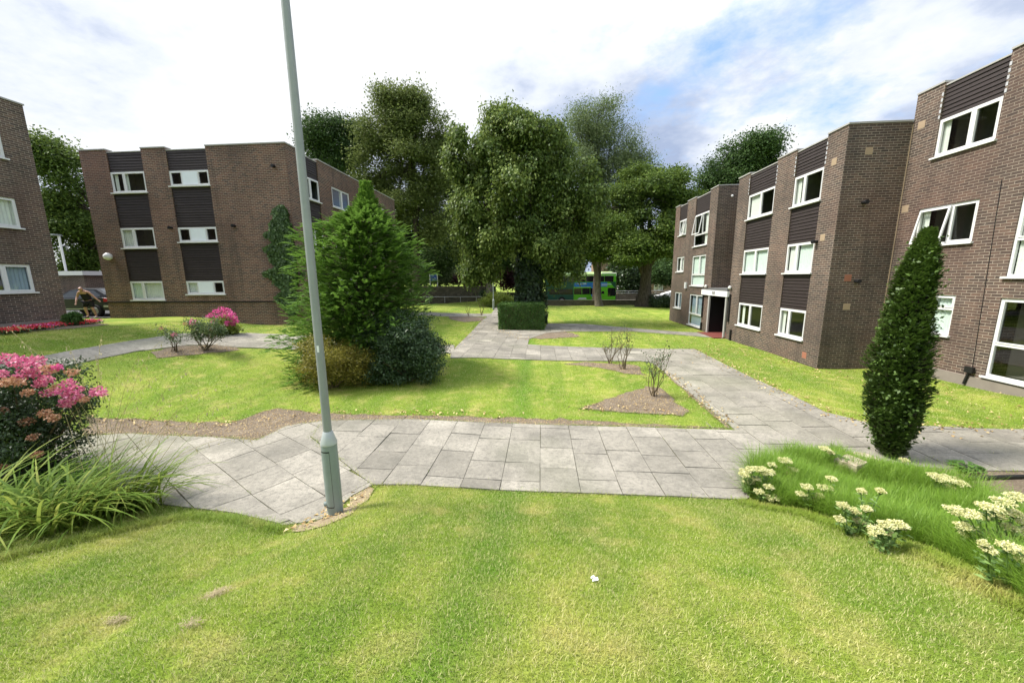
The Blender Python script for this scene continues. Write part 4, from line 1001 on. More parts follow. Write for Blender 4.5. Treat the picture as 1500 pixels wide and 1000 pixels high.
shrub('green_bush', 'yellow green bush across the road behind the sycamore', 'bush', (19.8, 66), [B(975,368,20,18,66)], 'bright', 300, 26, .6, .34)
shrub('box_ball', 'small round clipped box bush by the corner of the left flats', 'bush', (hit(106, 477).x, hit(106, 477).y), [B(106,467.5,9,9,hit(106, 477).y)], 'hedge', 320, 24, .05, .05, shell=.75)
# ivy on the corner of the square flats
t = thing('climbing_ivy', (-12.2, 16.95, 1.1), 'tall narrow patch of ivy climbing the corner of the square flats', 'ivy')
n = 9000; s = rng.random(n); zz = 1.6+s*5.0; wd = np.interp(zz, [1.6, 2.2, 2.8, 3.6, 4.2, 5, 5.6, 6.2, 6.6], [.2, .5, .45, .85, .62, .8, .5, .45, .08])*(1+.22*np.sin(zz*6)+.15*np.sin(zz*11)); X = -11.85+rng.uniform(-1, .45, n)*wd*1.3
side = X > -11.47; C = np.stack([np.where(side, -11.42+rng.uniform(0, .12, n), X), np.where(side, 17-.05+(X+11.47)*2.2+rng.uniform(0, .1, n)*0, 16.93-rng.uniform(0, .13, n)), zz], 1)
Nn = np.where(side[:, None], np.array([[1., 0, .2]]), np.array([[0, -1., .2]]))+unit(n)*.45
leaves('foliage', C, unit(n)*.5+np.array([0, 0, -1.]), Nn, rng.uniform(.09, .17, n), rng.uniform(.08, .14, n), M['ivy_w'], rng.random(n), t)

# ------------------------------------------------------------------ roses and flowers
def rosebush(label, px, tops, leafn, flowers, mat='rose_leaf', r=.011, branch=3, grp=None, fl=None, name='rose_bush'):
    b = hit(*px); t = thing(name, b, label, 'rose bush', grp); m = MB(); pts = []
    for (u, v) in tops:
        e = PY(u, v, b.y+random.uniform(-.25, .25)); mid = b.lerp(e, .45)+Vector((random.gauss(0, .09), random.gauss(0, .09), 0))
        m.tube([b+Vector((random.gauss(0, .05), random.gauss(0, .05), -.03)), mid, mid.lerp(e, .6)+Vector((random.gauss(0, .03), random.gauss(0, .03), 0)), e], [r*1.5, r, r*.7, r*.3], 6)
        pts += [e, mid.lerp(e, .5), mid.lerp(e, .75)]
        for _ in range(branch):
            q = mid.lerp(e, random.uniform(0, .7)); f = q+Vector((random.gauss(0, .12), random.gauss(0, .12), random.uniform(.08, .28))); m.tube([q, q.lerp(f, .5)+Vector((0, 0, .02)), f], [r*.5, r*.4, r*.2], 5); pts.append(f)
    m.build('stem', M['twig'], t)
    n = leafn; k = rng.choice(len(pts), n); P = np.array([tuple(p) for p in pts])
    leaves('foliage', P[k]+rng.normal(size=(n, 3))*.07, unit(n)+np.array([0, 0, .2]), unit(n)+np.array([0, 0, .8]), rng.uniform(.035, .075, n), rng.uniform(.022, .045, n), M[mat], rng.random(n), t)
    for (u, v, rr, mt) in flowers:
        c = PY(u, v, b.y-.1); flower(c, rr*pxm(c), mt, t)
    return t
def flower(c, r, mt, t, n=70, name='flower_head'):
    d = unit(n); C = np.array(c)+d*np.array([1, 1, .7])*r*rng.uniform(.35, .95, n)[:, None]
    return leaves(name, C, d+unit(n)*.8, d+unit(n)*.5, r*rng.uniform(.3, .5, n), r*rng.uniform(.25, .42, n), M[mt], rng.random(n), t)
rosebush('bare twiggy rose bush with thick gnarled foot on the strip of soil by the path', (893, 532), [(888,505), (896,480), (905,490), (912,478), (884,500), (918,500), (900,500), (908,510)], 130, [], r=.010, branch=6)
rosebush('upright pruned rose bush with pale cut stem beside the gnarled one', (914, 541), [(912,480), (920,492), (925,484), (928,500), (918,478), (922,505), (915,500)], 130, [], r=.010, branch=6)
rosebush('small rose bush with a few fresh green leaves on the triangular soil bed', (957, 580), [(945,520), (950,535), (960,520), (967,515), (975,505), (985,512), (952,545), (965,530), (972,520)], 300, [], r=.009, branch=5)
rosebush('thin leafless rose stems on the far lawn nearer the conifer', (686, 463), [(685,440), (688,445), (682,448)], 14, [], r=.016, branch=1)
rosebush('thin leafless rose stems on the far lawn nearer the thin lamp post', (705, 462), [(700,440), (707,442), (703,447), (711,446)], 14, [], r=.016, branch=1)
rosebush('leafy garden rose with a few pink blooms beside the back path', (300, 513), [(275,472), (285,478), (295,470), (305,475), (315,478), (325,480), (330,487), (318,470), (290,490), (308,488)], 3200, [(282,471,6,'pink'), (309,482,3,'rust'), (271,474,3,'rust'), (303,466,2.5,'straw')], branch=5)
rosebush('small straggly rose with one pale pink bloom left of the leafy rose', (256, 516), [(236,480), (250,490), (258,486), (265,492), (240,488)], 420, [(255,490,4,'pink'), (236,481,3,'rust')], branch=3)
hy = shrub('hydrangea', 'rounded hydrangea covered in bright magenta heads by the brick wall', 'hydrangea', (hit(332, 490).x, hit(332, 490).y), [B(328,474,18,13,hit(332,490).y), B(335,482,12,8,hit(332,490).y)], 'bright', 160, 22, .09, .09)
for (u, v) in [(308,462),(316,456),(325,453),(333,455),(340,460),(343,466),(336,464),(328,461),(320,464),(314,472),(341,474),(325,469),(333,473),(345,470)]:
    c = PY(u, v, hy.location.y-.25+random.uniform(-.15, .15)); flower(c, 5*pxm(c), 'magenta', hy)
# big pink flowered bush, left foreground
fy = 4.75
fb = shrub('pink_flower_bush', 'tall bush of dark leaves topped with pink flower heads at the left edge', 'flowering bush', (PY(40,690,fy).x, fy),
  [B(45,610,70,45,fy), B(15,650,60,55,fy), B(70,640,45,40,fy), B(-30,600,60,70,fy), B(100,590,30,22,fy), B(30,560,60,30,fy), B(20,690,60,30,fy)], 'shrub_d', 1500, 26, .07, .042, nst=16, asp=.6, shell=.5)
for (u, v, r, mt) in [(12,525,13,'pink'),(28,530,13,'pink'),(52,528,12,'pink'),(2,548,10,'pink'),(36,547,12,'pink'),(58,545,13,'pink'),(48,537,12,'pink'),(68,556,11,'pink'),(74,540,12,'rust'),(60,562,10,'pink'),(84,538,8,'magenta'),(90,572,11,'pink'),(100,562,11,'pink'),(106,580,12,'pink'),(112,570,10,'pink'),(98,590,11,'pink'),(117,583,9,'rust'),(144,572,11,'pink'),(138,576,7,'pink'),(150,576,7,'pink'),
    (105,545,9,'rust'),(84,568,9,'rust'),(30,560,9,'rust'),(22,556,9,'rust'),(8,560,10,'rust'),(66,605,9,'rust'),(78,612,9,'rust'),(40,617,10,'rust'),(4,602,9,'rust'),(48,640,8,'rust'),(55,665,8,'rust'),(5,683,7,'rust'),(70,575,9,'pink'),(40,575,9,'rust'),(124,585,7,'rust')]:
    c = PY(u, v, fy-.38+random.uniform(-.12, .12)); flower(c, r*pxm(c)*.82, mt, fb, 110)
m = MB(); c = PY(144, 574, fy-.3); m.tube([Vector(PY(100, 610, fy)), c], [.006, .004], 5); m.build('stem', M['twig'], fb)
# strap leaves in front of it
def straps(name, label, cat, px, N, Lr, Wr, th0, th1, mat, spread=.12, azr=(0, 6.28), segs=8, tintp=.5):
    b0 = [hit(*q) for q in px]; t = thing(name, b0[0], label, cat)
    k = rng.choice(len(b0), N); P = np.array([tuple(b) for b in b0])[k]+np.c_[rng.normal(size=(N, 2))*spread, np.zeros(N)]
    P[:, 2] = g(P[:, 0], P[:, 1])-.01
    strips('leaf_blade', P, rng.uniform(*azr, N), rng.uniform(*Lr, N), rng.uniform(*Wr, N), rng.uniform(*th0, N), rng.uniform(*th1, N), segs, M[mat], np.clip(rng.normal(tintp-.1, .22, N), 0, 1), t); return t
straps('strap_leaf_plant', 'clump of broad arching yellow green strap leaves below the pink bush', 'plant', [(5,770),(40,775),(80,778),(-20,760),(110,770)], 300, (.7, 1.35), (.020, .036), (.1, .7), (1.3, 2.5), 'strap')
straps('strap_leaf_plant', 'clump of long narrow drooping leaves spilling towards the paving', 'plant', [(140,755),(170,748),(200,745),(120,745)], 360, (.65, 1.25), (.017, .029), (.1, .8), (1.3, 2.5), 'strap', azr=(-2.2, 2.0))
straps('strap_leaf_plant', 'dark shaded strap leaves just under the pink flowers', 'plant', [(90,720),(140,715),(60,730)], 200, (.45, .9), (.014, .024), (.1, .7), (1.2, 2.3), 'conifer')
# wandflower: thin arching stems with dangling seed heads
wf = thing('wandflower', hit(170, 730), 'wandflower with long thin arching straw stems and dangling seed heads', 'plant'); m = MB(); HC, HA = [], []
b0 = ORG[wf]
for (u, v) in [(30,500),(60,515),(100,505),(140,520),(175,540),(205,520),(235,500),(240,545),(290,570),(330,560),(345,590),(300,620),(260,600),(205,585),(220,640),(95,560),(10,480),(150,490),(275,540),(120,600),(370,640)]:
    e = PY(u, v, 4.4+random.uniform(-.4, .7)); s = b0+Vector((random.gauss(0, .15), random.gauss(0, .12), 0)); top = s.lerp(e, .62)+Vector((0, 0, .22*(e-s).length))
    pts = [s.lerp(top, t_)*(1-t_)+top.lerp(e, t_)*t_ for t_ in np.linspace(0, 1, 12)]
    m.tube(pts, [.003-.0016*i/11 for i in range(12)], 4, cap=False)
    for j in range(6, 12):
        for _ in range(2):
            q = pts[j]+Vector((random.gauss(0, .01), random.gauss(0, .01), 0)); f = q+Vector((random.gauss(0, .015), random.gauss(0, .015), -random.uniform(.02, .06)))
            m.tube([q, f], .0012, 3, cap=False); HC.append(tuple(f)); HA.append((random.gauss(0, .2), random.gauss(0, .2), -1))
m.tc = .4; m.build('stem', M['straw'], wf)
n = len(HC); leaves('seed_head', np.array(HC), np.array(HA), unit(n), rng.uniform(.03, .06, n), rng.uniform(.009, .016, n), M['straw'], rng.uniform(.4, 1, n), wf)
# strip of bedding flowers below the left flats
bl = [(2,489,'red'),(10,488,'red'),(18,487,'white'),(27,486,'red'),(35,484,'pink'),(43,484,'red'),(51,483,'red'),(58,482,'magenta'),(65,481,'red'),(72,480,'red'),(79,479,'rust'),(86,478,'red'),(93,477,'red'),(120,476,'red'),(126,475,'red'),(132,474,'pink')]
for i, (u, v, mt) in enumerate(bl):
    b = hit(u, v); lab = {'red': 'red bedding plant in the flower strip below the left flats', 'white': 'white flowered bedding plant among red ones near the left edge', 'magenta': 'dark magenta bedding plant in the middle of the flower strip',
        'rust': 'orange bedding plant near the box ball in the flower strip', 'pink': 'pale pink bedding plant at the wide left part of the flower strip' if u < 100 else 'pale pink bedding plant at the end of the strip past the box ball'}[mt]
    t = thing('bedding_plant', b, lab, 'flower', 'bedding flowers below the left flats')
    n = 160; C = np.array(b)+np.c_[rng.normal(size=(n, 2))*.16, rng.uniform(.01, .09, n)]; leaves('foliage', C, unit(n)+np.array([0, 0, .3]), unit(n)+np.array([0, 0, 1.]), np.full(n, .06), np.full(n, .045), M['rose_leaf'], rng.random(n), t)
    n = 220; C = np.array(b)+np.c_[rng.normal(size=(n, 2))*.17, rng.uniform(.07, .15, n)]; leaves('flower', C, unit(n)+np.array([0, 0, .3]), unit(n)*.7+np.array([0, 0, 1.]), np.full(n, .06), np.full(n, .055), M[mt if mt != 'white' else 'cream'], rng.random(n), t)

# ------------------------------------------------------------------ border on the right
bord = hp((1088,722),(1100,690),(1150,668),(1225,660),(1262,682),(1300,684),(1345,692),(1400,712),(1440,735),(1500,775),(1600,850),(1600,960),(1500,880),(1440,842),(1360,800),(1250,770),(1170,745),(1120,738))
bx = [p[0] for p in bord]; by = [p[1] for p in bord]
def inborder(n):
    X = rng.uniform(min(bx), max(bx), n); Y = rng.uniform(min(by), max(by), n); k = inpoly(X, Y, bord); return X[k], Y[k]
X, Y = inborder(110000); n = len(X); hgt = .34+.09*np.sin(X*2.3)+.07*np.sin(Y*5+X*3)
hgt *= 1-.6*np.exp(-((X-yb.x)**2+(Y-yb.y+.35)**2)/.5)
b = np.stack([X, Y, g(X, Y)-.01], 1)
print('border blades', n)
tag(strips('feathery_grass', b, rng.uniform(0, 6.28, n), hgt*rng.uniform(.7, 1.35, n), rng.uniform(.003, .0062, n), rng.uniform(.0, .6, n), rng.uniform(.4, 1.9, n), 4, M['fern'], np.clip(rng.normal(.42, .13, n)+.16*np.sin(X*11+2*np.sin(Y*7))*np.sin(Y*13)+rng.normal(0, .16, n), 0, 1)),
    'soft bright green feathery foliage filling the border beside the lawn', 'ground cover', kind='stuff')
def sedum(label, px, heads, group='sedums in the border', leafn=220):
    b = hit(px[0], px[1]-7); t = thing('sedum', b, label, 'sedum', group); m = MB(); L_, A_ = [], []
    hs_ = MB(); FC = []
    for (u, v, r) in heads:
        d = ray(u, v).normalized(); tt = (Vector((b.x, b.y, 0))-Vector((0, 0, 0))).length
        e = PY(u, v, b.y+random.uniform(-.08, .08)); rr = r*1.0*pxm(e)
        s = Vector((b.x+(e.x-b.x)*.45+random.gauss(0, .03), b.y+(e.y-b.y)*.4+random.gauss(0, .03), 0)); s.z = g1(s.x, s.y)
        m.tube([s, s.lerp(e, .5)+Vector((0, 0, .03)), e-Vector((0, 0, .01))], [.007, .006, .005], 6)
        for j in range(22):
            q = s.lerp(e, random.uniform(.1, .93))+Vector((random.gauss(0, .03), random.gauss(0, .03), 0)); L_.append(tuple(q)); A_.append(tuple(Vector((random.gauss(0, 1), random.gauss(0, 1), .4))))
        k = int(90+rr*2600); a = rng.uniform(0, 6.28, k); q = np.sqrt(rng.random(k))
        FC.append(np.stack([e.x+q*rr*np.cos(a), e.y+q*rr*np.sin(a), e.z+.018*(1-q*q)+rng.normal(0, .006, k)+rr*.12*np.sin(a*3)], 1))
        for _ in range(10):
            a1 = random.uniform(0, 6.28); m.tube([e-Vector((0, 0, .045)), e+Vector((rr*.8*math.cos(a1), rr*.8*math.sin(a1), -.004))], [.003, .002], 4)
    m.tc = .5; m.build('stem', M['sed_leaf'], t)
    n = len(L_); leaves('leaf', np.array(L_), np.array(A_), unit(n)*.4+np.array([0, 0, 1.]), rng.uniform(.045, .075, n), rng.uniform(.025, .04, n), M['sed_leaf'], rng.random(n), t)
    C = np.concatenate(FC); n = len(C)
    C2 = np.repeat(C, 2, 0); n = len(C2)
    leaves('flower_head', C2, unit(n)+np.array([0, 0, .5]), unit(n)*.6+np.array([0, 0, 1.]), rng.uniform(.010, .017, n), rng.uniform(.008, .014, n), M['cream'], np.clip(rng.normal(.6, .25, n), 0, 1), t); return t
sedum('sedum with pinkish cream heads at the paved corner of the border', (1105, 735), [(1092,690,8),(1102,687,8),(1115,687,8),(1123,692,9),(1128,691,7),(1096,705,8),(1107,701,7),(1090,695,7)])
sedum('small sedum with three cream heads at the lawn edge of the border', (1128, 745), [(1131,729,9),(1126,713,7),(1112,720,7),(1137,727,7)])
sedum('pale sedum heads standing up in the middle of the feathery foliage', (1165, 720), [(1131,681,6),(1150,674,9),(1162,688,7),(1156,693,5),(1160,708,6),(1150,697,5)])
sedum('green budded sedum in the thick of the border below the rock', (1210, 755), [(1182,713,8),(1172,723,6),(1180,728,6),(1206,714,8),(1192,731,7),(1201,726,6),(1218,701,7),(1215,715,5)])
sedum('sedum with unopened green heads halfway along the lawn edge', (1250, 790), [(1235,740,8),(1230,760,7),(1252,748,8),(1270,745,7),(1262,719,6),(1290,719,6),(1258,763,7)])
sedum('sedum with three bright cream heads low over the lawn edge', (1300, 812), [(1284,776,11),(1297,768,9),(1283,784,8),(1315,768,11),(1322,770,8),(1302,780,7)])
sedum('sedum lying below the black pipe with flat yellow cream heads', (1395, 740), [(1380,700,14),(1395,703,12),(1408,708,9),(1390,713,8),(1368,696,8),(1372,732,7),(1385,729,6)])
sedum('sedum head beside the foot of the yew', (1320, 695), [(1325,674,6),(1327,689,7),(1208,657,7),(1217,663,5)])
sedum('large sedum with the most heads leaning into the picture at the right edge', (1480, 830), [(1400,748,13),(1418,752,13),(1435,756,11),(1445,742,12),(1458,745,10),(1470,735,13),(1490,728,13),(1412,771,11),(1424,776,12),(1416,782,9),(1448,783,13),(1465,786,14),(1484,785,15),(1500,780,14),(1478,772,10),(1500,765,10),(1460,755,10),(1485,752,12)])
sedum('front sedum with cream heads nearest the lawn at the right edge', (1490, 870), [(1475,800,11),(1490,805,13),(1505,812,12),(1448,805,9),(1440,796,6),(1482,850,7),(1500,822,9)])
# rocks, pipe, small plants, litter
def rock(name, label, px, size, rot=0., n=3):
    b = hit(*px); import bmesh
    bm = bmesh.new(); bmesh.ops.create_cube(bm, size=1.)
    bmesh.ops.subdivide_edges(bm, edges=bm.edges[:], cuts=4, use_grid_fill=True)
    for v in bm.verts:
        c = v.co; c *= .86+.14/max(.5, c.length)*.8
        nz = Vector((math.sin(c.x*9+c.y*5+n), math.sin(c.y*8-c.z*6+n*2), math.sin(c.z*9+c.x*7+n*3)))*.045
        c += nz; c.x *= size[0]; c.y *= size[1]; c.z *= size[2]; v.co = Matrix.Rotation(rot, 3, 'Z') @ c
    me = bpy.data.meshes.new(name); bm.to_mesh(me); bm.free(); o = link(name, me, M['rock'], None, b+Vector((0, 0, size[2]*.25))); return tag(o, label, 'rock')
M['rock'] = soilmat('sandstone', (.24, .19, .13), (.44, .37, .27), (.60, .53, .42), .25)
rock('rock', 'chunky pale sandstone block edging the border in front of the yew', (1243, 690), (.36, .30, .26), .5, 2)
rock('rock', 'flat pale stone lying between the path and the sandstone block', (1258, 672), (.42, .26, .10), -.2, 5)
pa = hit(1416, 704); pb = hit(1520, 701); m = MB(); m.tube([pa+Vector((0, 0, .045)), pa.lerp(pb, .5)+Vector((0, 0, .05)), pb+Vector((0, 0, .045)), pb+Vector((2.2, -.1, .05))], .03, 10)
o = m.build('black_pipe', M['black'], None, pa); tag(o, 'straight black pipe lying on the soil along the border', 'pipe')
lp_ = thing('leafy_plant', hit(1415, 690), 'low rosette of broad green leaves on bare soil by the black pipe', 'plant'); b = ORG[lp_]; n = 60; a = rng.uniform(0, 6.28, n); q = rng.uniform(.03, .17, n)
leaves('leaf', np.stack([b.x+q*np.cos(a), b.y+q*np.sin(a), b.z+.03+.10*(1-q/.2)*rng.random(n)+.03], 1), np.stack([np.cos(a), np.sin(a), rng.uniform(-.1, .4, n)], 1), unit(n)*.25+np.array([0, 0, 1.]), rng.uniform(.07, .12, n), rng.uniform(.06, .09, n), M['hedge'], rng.uniform(.3, 1, n), lp_)
m = MB(); [m.tube([b, (b.x+q[i]*math.cos(a[i]), b.y+q[i]*math.sin(a[i]), b.z+.07)], [.004, .003], 4) for i in range(30)]; m.build('stem', M['sed_leaf'], lp_)
bt = hit(872, 852); m = MB(); m.tc = .5
random.seed(3)
for i in range(5): 
    a = i*1.3; m.hexa([(bt.x+x*.015+.006*math.sin(a)*i, bt.y+y*.011+.007*math.cos(a)*i, bt.z+.03+z*.006+.004*i*(x*.5)) for z in (0, 1) for x, y in ((-1,-1),(1,-.7),(.8,1),(-.7,.8))])
tag(m.build('paper_scrap', M['white'], None, bt), 'crumpled white scrap of paper lying on the front lawn', 'litter')
def thatch(px, r, n, label):
    b = hit(*px); C = np.array(b)+np.c_[rng.normal(size=(n, 2))*np.array([r, r*.6]), np.zeros(n)]; C[:, 2] = g(C[:, 0], C[:, 1])+rng.uniform(.012, .045, n)
    A = unit(n); A[:, 2] *= .35
    o = leaves('grass_cuttings', C, A, unit(n)*.4+np.array([0, 0, 1.]), rng.uniform(.02, .05, n), rng.uniform(.002, .004, n), M['thatch'], rng.random(n), None, org=b); tag(o, label, 'cuttings')
thatch((318, 872), .045, 420, 'thick matted lump of dry grass cuttings on the front lawn')
thatch((172, 912), .04, 240, 'long wisp of dry grass cuttings towards the lower left corner')
thatch((282, 918), .03, 120, 'small tuft of dry grass cuttings between the two bigger lumps')
# fallen leaves along path edges and under trees
pts = []
for seg, k, sp in [(((1018,512),(1047,526),(1100,553),(1210,605),(1280,622),(1500,630)), 420, .25), (((706,469),(685,490),(660,513)), 160, .22), (((798,483),(840,488),(852,494),(780,500),(733,484)), 200, .3), (((1030,500),(1190,545),(1300,565),(1500,600)), 260, .7), (((860,490),(1000,500),(1100,530)), 200, 1.1), (((975,545),(1003,566),(1072,627)), 120, .12), (((130,613),(340,622),(476,605),(760,610)), 160, .12), (((845,598),(1000,604)), 60, .2), (((515,735),(440,775)), 60, .1)]:
    P = [Vector(hit(*q).xy) for q in seg]; ls = [(P[i+1]-P[i]).length for i in range(len(P)-1)]
    for _ in range(k):
        i = random.choices(range(len(ls)), ls)[0]; q = P[i].lerp(P[i+1], random.random()); pts.append((q.x+random.gauss(0, sp), q.y+random.gauss(0, sp)))
P = np.array(pts); P = P[(P[:, 0] < 11.3) & ~((P[:, 0] > 9.5) & (P[:, 1] > 13.2))]; n = len(P); A = unit(n); A[:, 2] *= .3
o = leaves('fallen_leaves', np.c_[P, g(P[:, 0], P[:, 1])+.045], A, unit(n)*.35+np.array([0, 0, 1.]), rng.uniform(.04, .085, n), rng.uniform(.03, .06, n), M['deadleaf'], rng.random(n), None, fold=.3); tag(o, 'scattered dry fallen leaves along the path edges and lawns', 'leaves', kind='stuff')
# crumbs of bark and stone on the soil strips
X = rng.uniform(-12, 4.5, 60000); Y = rng.uniform(4, 14, 60000); k = np.zeros(len(X), bool)
for pl in BEDS: k |= inpoly(X, Y, pl)
X = X[k]; Y = Y[k]; n = len(X); A = unit(n); A[:, 2] *= .4
o = leaves('bark_chips', np.c_[X, Y, g(X, Y)+.022], A, unit(n)*.5+np.array([0, 0, 1.]), rng.uniform(.015, .05, n), rng.uniform(.008, .022, n), M['deadleaf'], rng.random(n)*.9, None, fold=.4); tag(o, 'bark chips and dry crumbs on the soil strips', 'bark chips', kind='stuff')

# ------------------------------------------------------------------ lamp posts and sign
def galv():
    t = NT('galvanised_steel'); p = t.pos(); n = t.noise(2.2, p, 6, .7); n2 = t.noise(60, p, 3)
    t.bsdf(t.mix(n2, t.ramp(n, [(.3, (.20, .225, .222)), (.7, (.33, .35, .345))]), (.27, .29, .288)), .5, .25, .4, n2, .1, .003); return t.m
M['galv'] = galv(); M['lamp_green'] = simple('grey_green_paint', (.22, .265, .245), .45, var=.15, scale=7); M['bright_galv'] = simple('bright_zinc', (.46, .49, .50), .45, .3, var=.1)
M['lens'] = simple('lamp_lens', (.6, .6, .58), .3)
def lamp(b, label, hgt, r, basem, base=True, stickers=True):
    t = thing('lamp_post', b, label, 'lamp post'); b = Vector(b); m = MB()
    hb_ = 1.0 if base else .9
    m.lathe(b, [(r*.92, -.1), (r*.92, .07)], 24); m.build('footing', M['black'], t, smooth=False)
    m = MB(); m.lathe(b, [(r, .055), (r, hb_)], 28); bo = m.build('base_column', M[basem], t)
    bo.data.polygons.foreach_set('use_smooth', [len(p.vertices) == 4 for p in bo.data.polygons])
    m = MB(); m.lathe(b, [(r+.003, hb_), (r+.004, hb_+.02), (r*.62, hb_+.155), (r*.56, hb_+.17)], 28); m.build('collar', M['bright_galv'], t, smooth=True)
    m = MB(); m.lathe(b, [(r*.53, hb_+.15), (r*.43, hgt)], 20); m.build('shaft', M['galv'], t, smooth=True)
    m = MB(); x = b.x; y = b.y
    m.hexa([(x-.07,y-.02,b.z+hgt),(x+.07,y-.02,b.z+hgt),(x+.07,y+.5,b.z+hgt+.06),(x-.07,y+.5,b.z+hgt+.06),(x-.05,y-.04,b.z+hgt+.14),(x+.05,y-.04,b.z+hgt+.14),(x+.05,y+.5,b.z+hgt+.15),(x-.05,y+.5,b.z+hgt+.15)])
    la = m.build('lantern', M['galv'], t, bevel=.015)
    m = MB(); m.hexa([(x-.06,y+.08,b.z+hgt-.01),(x+.06,y+.08,b.z+hgt-.01),(x+.06,y+.46,b.z+hgt+.03),(x-.06,y+.46,b.z+hgt+.03),(x-.065,y+.07,b.z+hgt+.012),(x+.065,y+.07,b.z+hgt+.012),(x+.065,y+.47,b.z+hgt+.056),(x-.065,y+.47,b.z+hgt+.056)]); m.build('lens', M['lens'], la)
    if base:
        # door: a curved plate on the base, seen from the front, with its dark gap round it
        for nm, ra, a0_, a1_, z0, z1, mt in (('door_gap', r+.0012, -150, -62, .16, .93, 'black'), ('door', r+.003, -148, -64, .175, .915, basem)):
            m = MB(); k = 10
            for i in range(k):
                u0, u1 = R(a0_+(a1_-a0_)*i/k), R(a0_+(a1_-a0_)*(i+1)/k)
                m.quad([b+Vector((ra*math.cos(u0), ra*math.sin(u0), z0)), b+Vector((ra*math.cos(u1), ra*math.sin(u1), z0)), b+Vector((ra*math.cos(u1), ra*math.sin(u1), z1)), b+Vector((ra*math.cos(u0), ra*math.sin(u0), z1))])
            m.build(nm, M[mt], t, smooth=True)
        a = R(-140); c = b+Vector((r*1.02*math.cos(a), r*1.02*math.sin(a), .20)); dv = Vector((math.cos(a), math.sin(a), 0))
        m = MB(); m.tube([c-dv*.02, c+dv*.028], .030, 14); lk = m.build('door_lock', M[basem], t); m = MB(); m.tube([c+dv*.0285, c+dv*.030], .010, 8); m.build('keyhole', M['black'], lk)
        m = MB(); a = R(-78); k = r*.502
        for i in range(4):
            u0, u1 = a+R(-14+7*i), a+R(-7+7*i); kk = r*.515+.0006
            m.quad([b+Vector((kk*math.cos(u0), kk*math.sin(u0), 2.19)), b+Vector((kk*math.cos(u1), kk*math.sin(u1), 2.19)), b+Vector((kk*math.cos(u1), kk*math.sin(u1), 2.27)), b+Vector((kk*math.cos(u0), kk*math.sin(u0), 2.27))])
        m.build('sticker', M['white'], t)
    return t
lamp(hit(492, 754), 'tall grey lamp post with wide base standing at the turn of the paving', 7.2, .095, 'lamp_green')
lamp(hit(723, 453.5), 'thin distant pale lamp post beside the golden shrub', 5.6, .10, 'galv', base=False)
p = PY(97, 398, 26); T = thing('flagless_pole', (p.x, 26, g1(p.x, 26)), 'plain white pole seen over the flat roof of the brick garage', 'pole'); T.name = 'white_pole'
m = MB(); m.tube([(p.x, 26, g1(p.x, 26)), (p.x, 26, 6.6)], .07, 8); m.build('shaft', M['white'], T); m = MB(); m.box((p.x-.1, 25.6, 6.6), (p.x+.1, 26.1, 6.72)); m.build('lantern', M['galv'], T)
s0, s1 = PY(629.5, 402, 47.2), PY(640.5, 402, 47.2); zt, zb_ = PY(635, 401.5, 47.2).z, PY(635, 411.5, 47.2).z
T = thing('blue_sign', ((s0.x+s1.x)/2, 47.2, -.3), 'small blue notice board on two white posts above the stone wall', 'sign')
for x in (s0.x, s1.x):
    m = MB(); m.tube([(x, 47.2, -.35), (x, 47.2, zt+.03)], .05, 8); m.build('post', M['white'], T)
m = MB(); m.box((s0.x+.07, 47.16, zb_), (s1.x-.07, 47.2, zt)); bd = m.build('board', simple('sign_blue', (.035, .085, .36), .4, var=.05), T)
m = MB(); wd = s1.x-s0.x
for i, (a, b_) in enumerate([(.38, .62), (.2, .48), (.55, .84), (.25, .8), (.3, .62)]):
    z = zt-(zt-zb_)*(.16+.17*i); m.box((s0.x+wd*a, 47.145, z-.045), (s0.x+wd*b_, 47.157, z))
m.build('lettering', simple('sign_pale', (.45, .55, .75), .5), bd)

# ------------------------------------------------------------------ bus
def busmats():
    M['bus_green'] = simple('bus_green', (.13, .52, .02), .28, spec=.5, var=.04); M['bus_dark'] = simple('bus_dark_green', (.012, .085, .05), .3, spec=.5, var=.05)
    M['bus_pale'] = simple('bus_pale_roof', (.50, .66, .30), .35, var=.05); M['bus_blue'] = simple('bus_blue', (.04, .22, .62), .35, var=.15, scale=1.2)
    M['bus_glass'] = simple('dark_bus_glass', (.012, .014, .016), .06, spec=.6, var=.1); M['tyre'] = simple('tyre', (.02, .02, .02), .8); M['rim'] = simple('rim', (.3, .3, .3), .4, .5)
busmats()
BX0, BX1, BY0, BY1, BZ = PY(799, 420, 50).x, PY(903.5, 420, 50).x, 50.0, 52.5, -.32
bus = thing('double_decker_bus', ((BX0+BX1)/2, 51.2, BZ), 'bright green double decker bus with a blue advert passing on the road', 'bus')
def busbox(name, a, b, mat, par=bus, bev=.03):
    m = MB(); m.box(a, b); return m.build(name, M[mat], par, bevel=bev)
xr = BX0+(BX1-BX0)*.40
busbox('body', (xr, BY0, BZ+.28), (BX1-.12, BY1, BZ+3.95), 'bus_green', bev=.12)
busbox('rear_body', (BX0, BY0+.003, BZ+.28), (xr+.02, BY1-.003, BZ+3.95), 'bus_dark', bev=.10)
m = MB(); m.hexa([(BX0+.1,BY0+.08,BZ+3.93),(BX1-.3,BY0+.08,BZ+3.93),(BX1-.3,BY1-.08,BZ+3.93),(BX0+.1,BY1-.08,BZ+3.93),(BX0+.2,BY0+.35,BZ+4.22),(BX1-.7,BY0+.35,BZ+4.22),(BX1-.7,BY1-.35,BZ+4.22),(BX0+.2,BY1-.35,BZ+4.22)]); m.build('roof', M['bus_pale'], bus, bevel=.06)
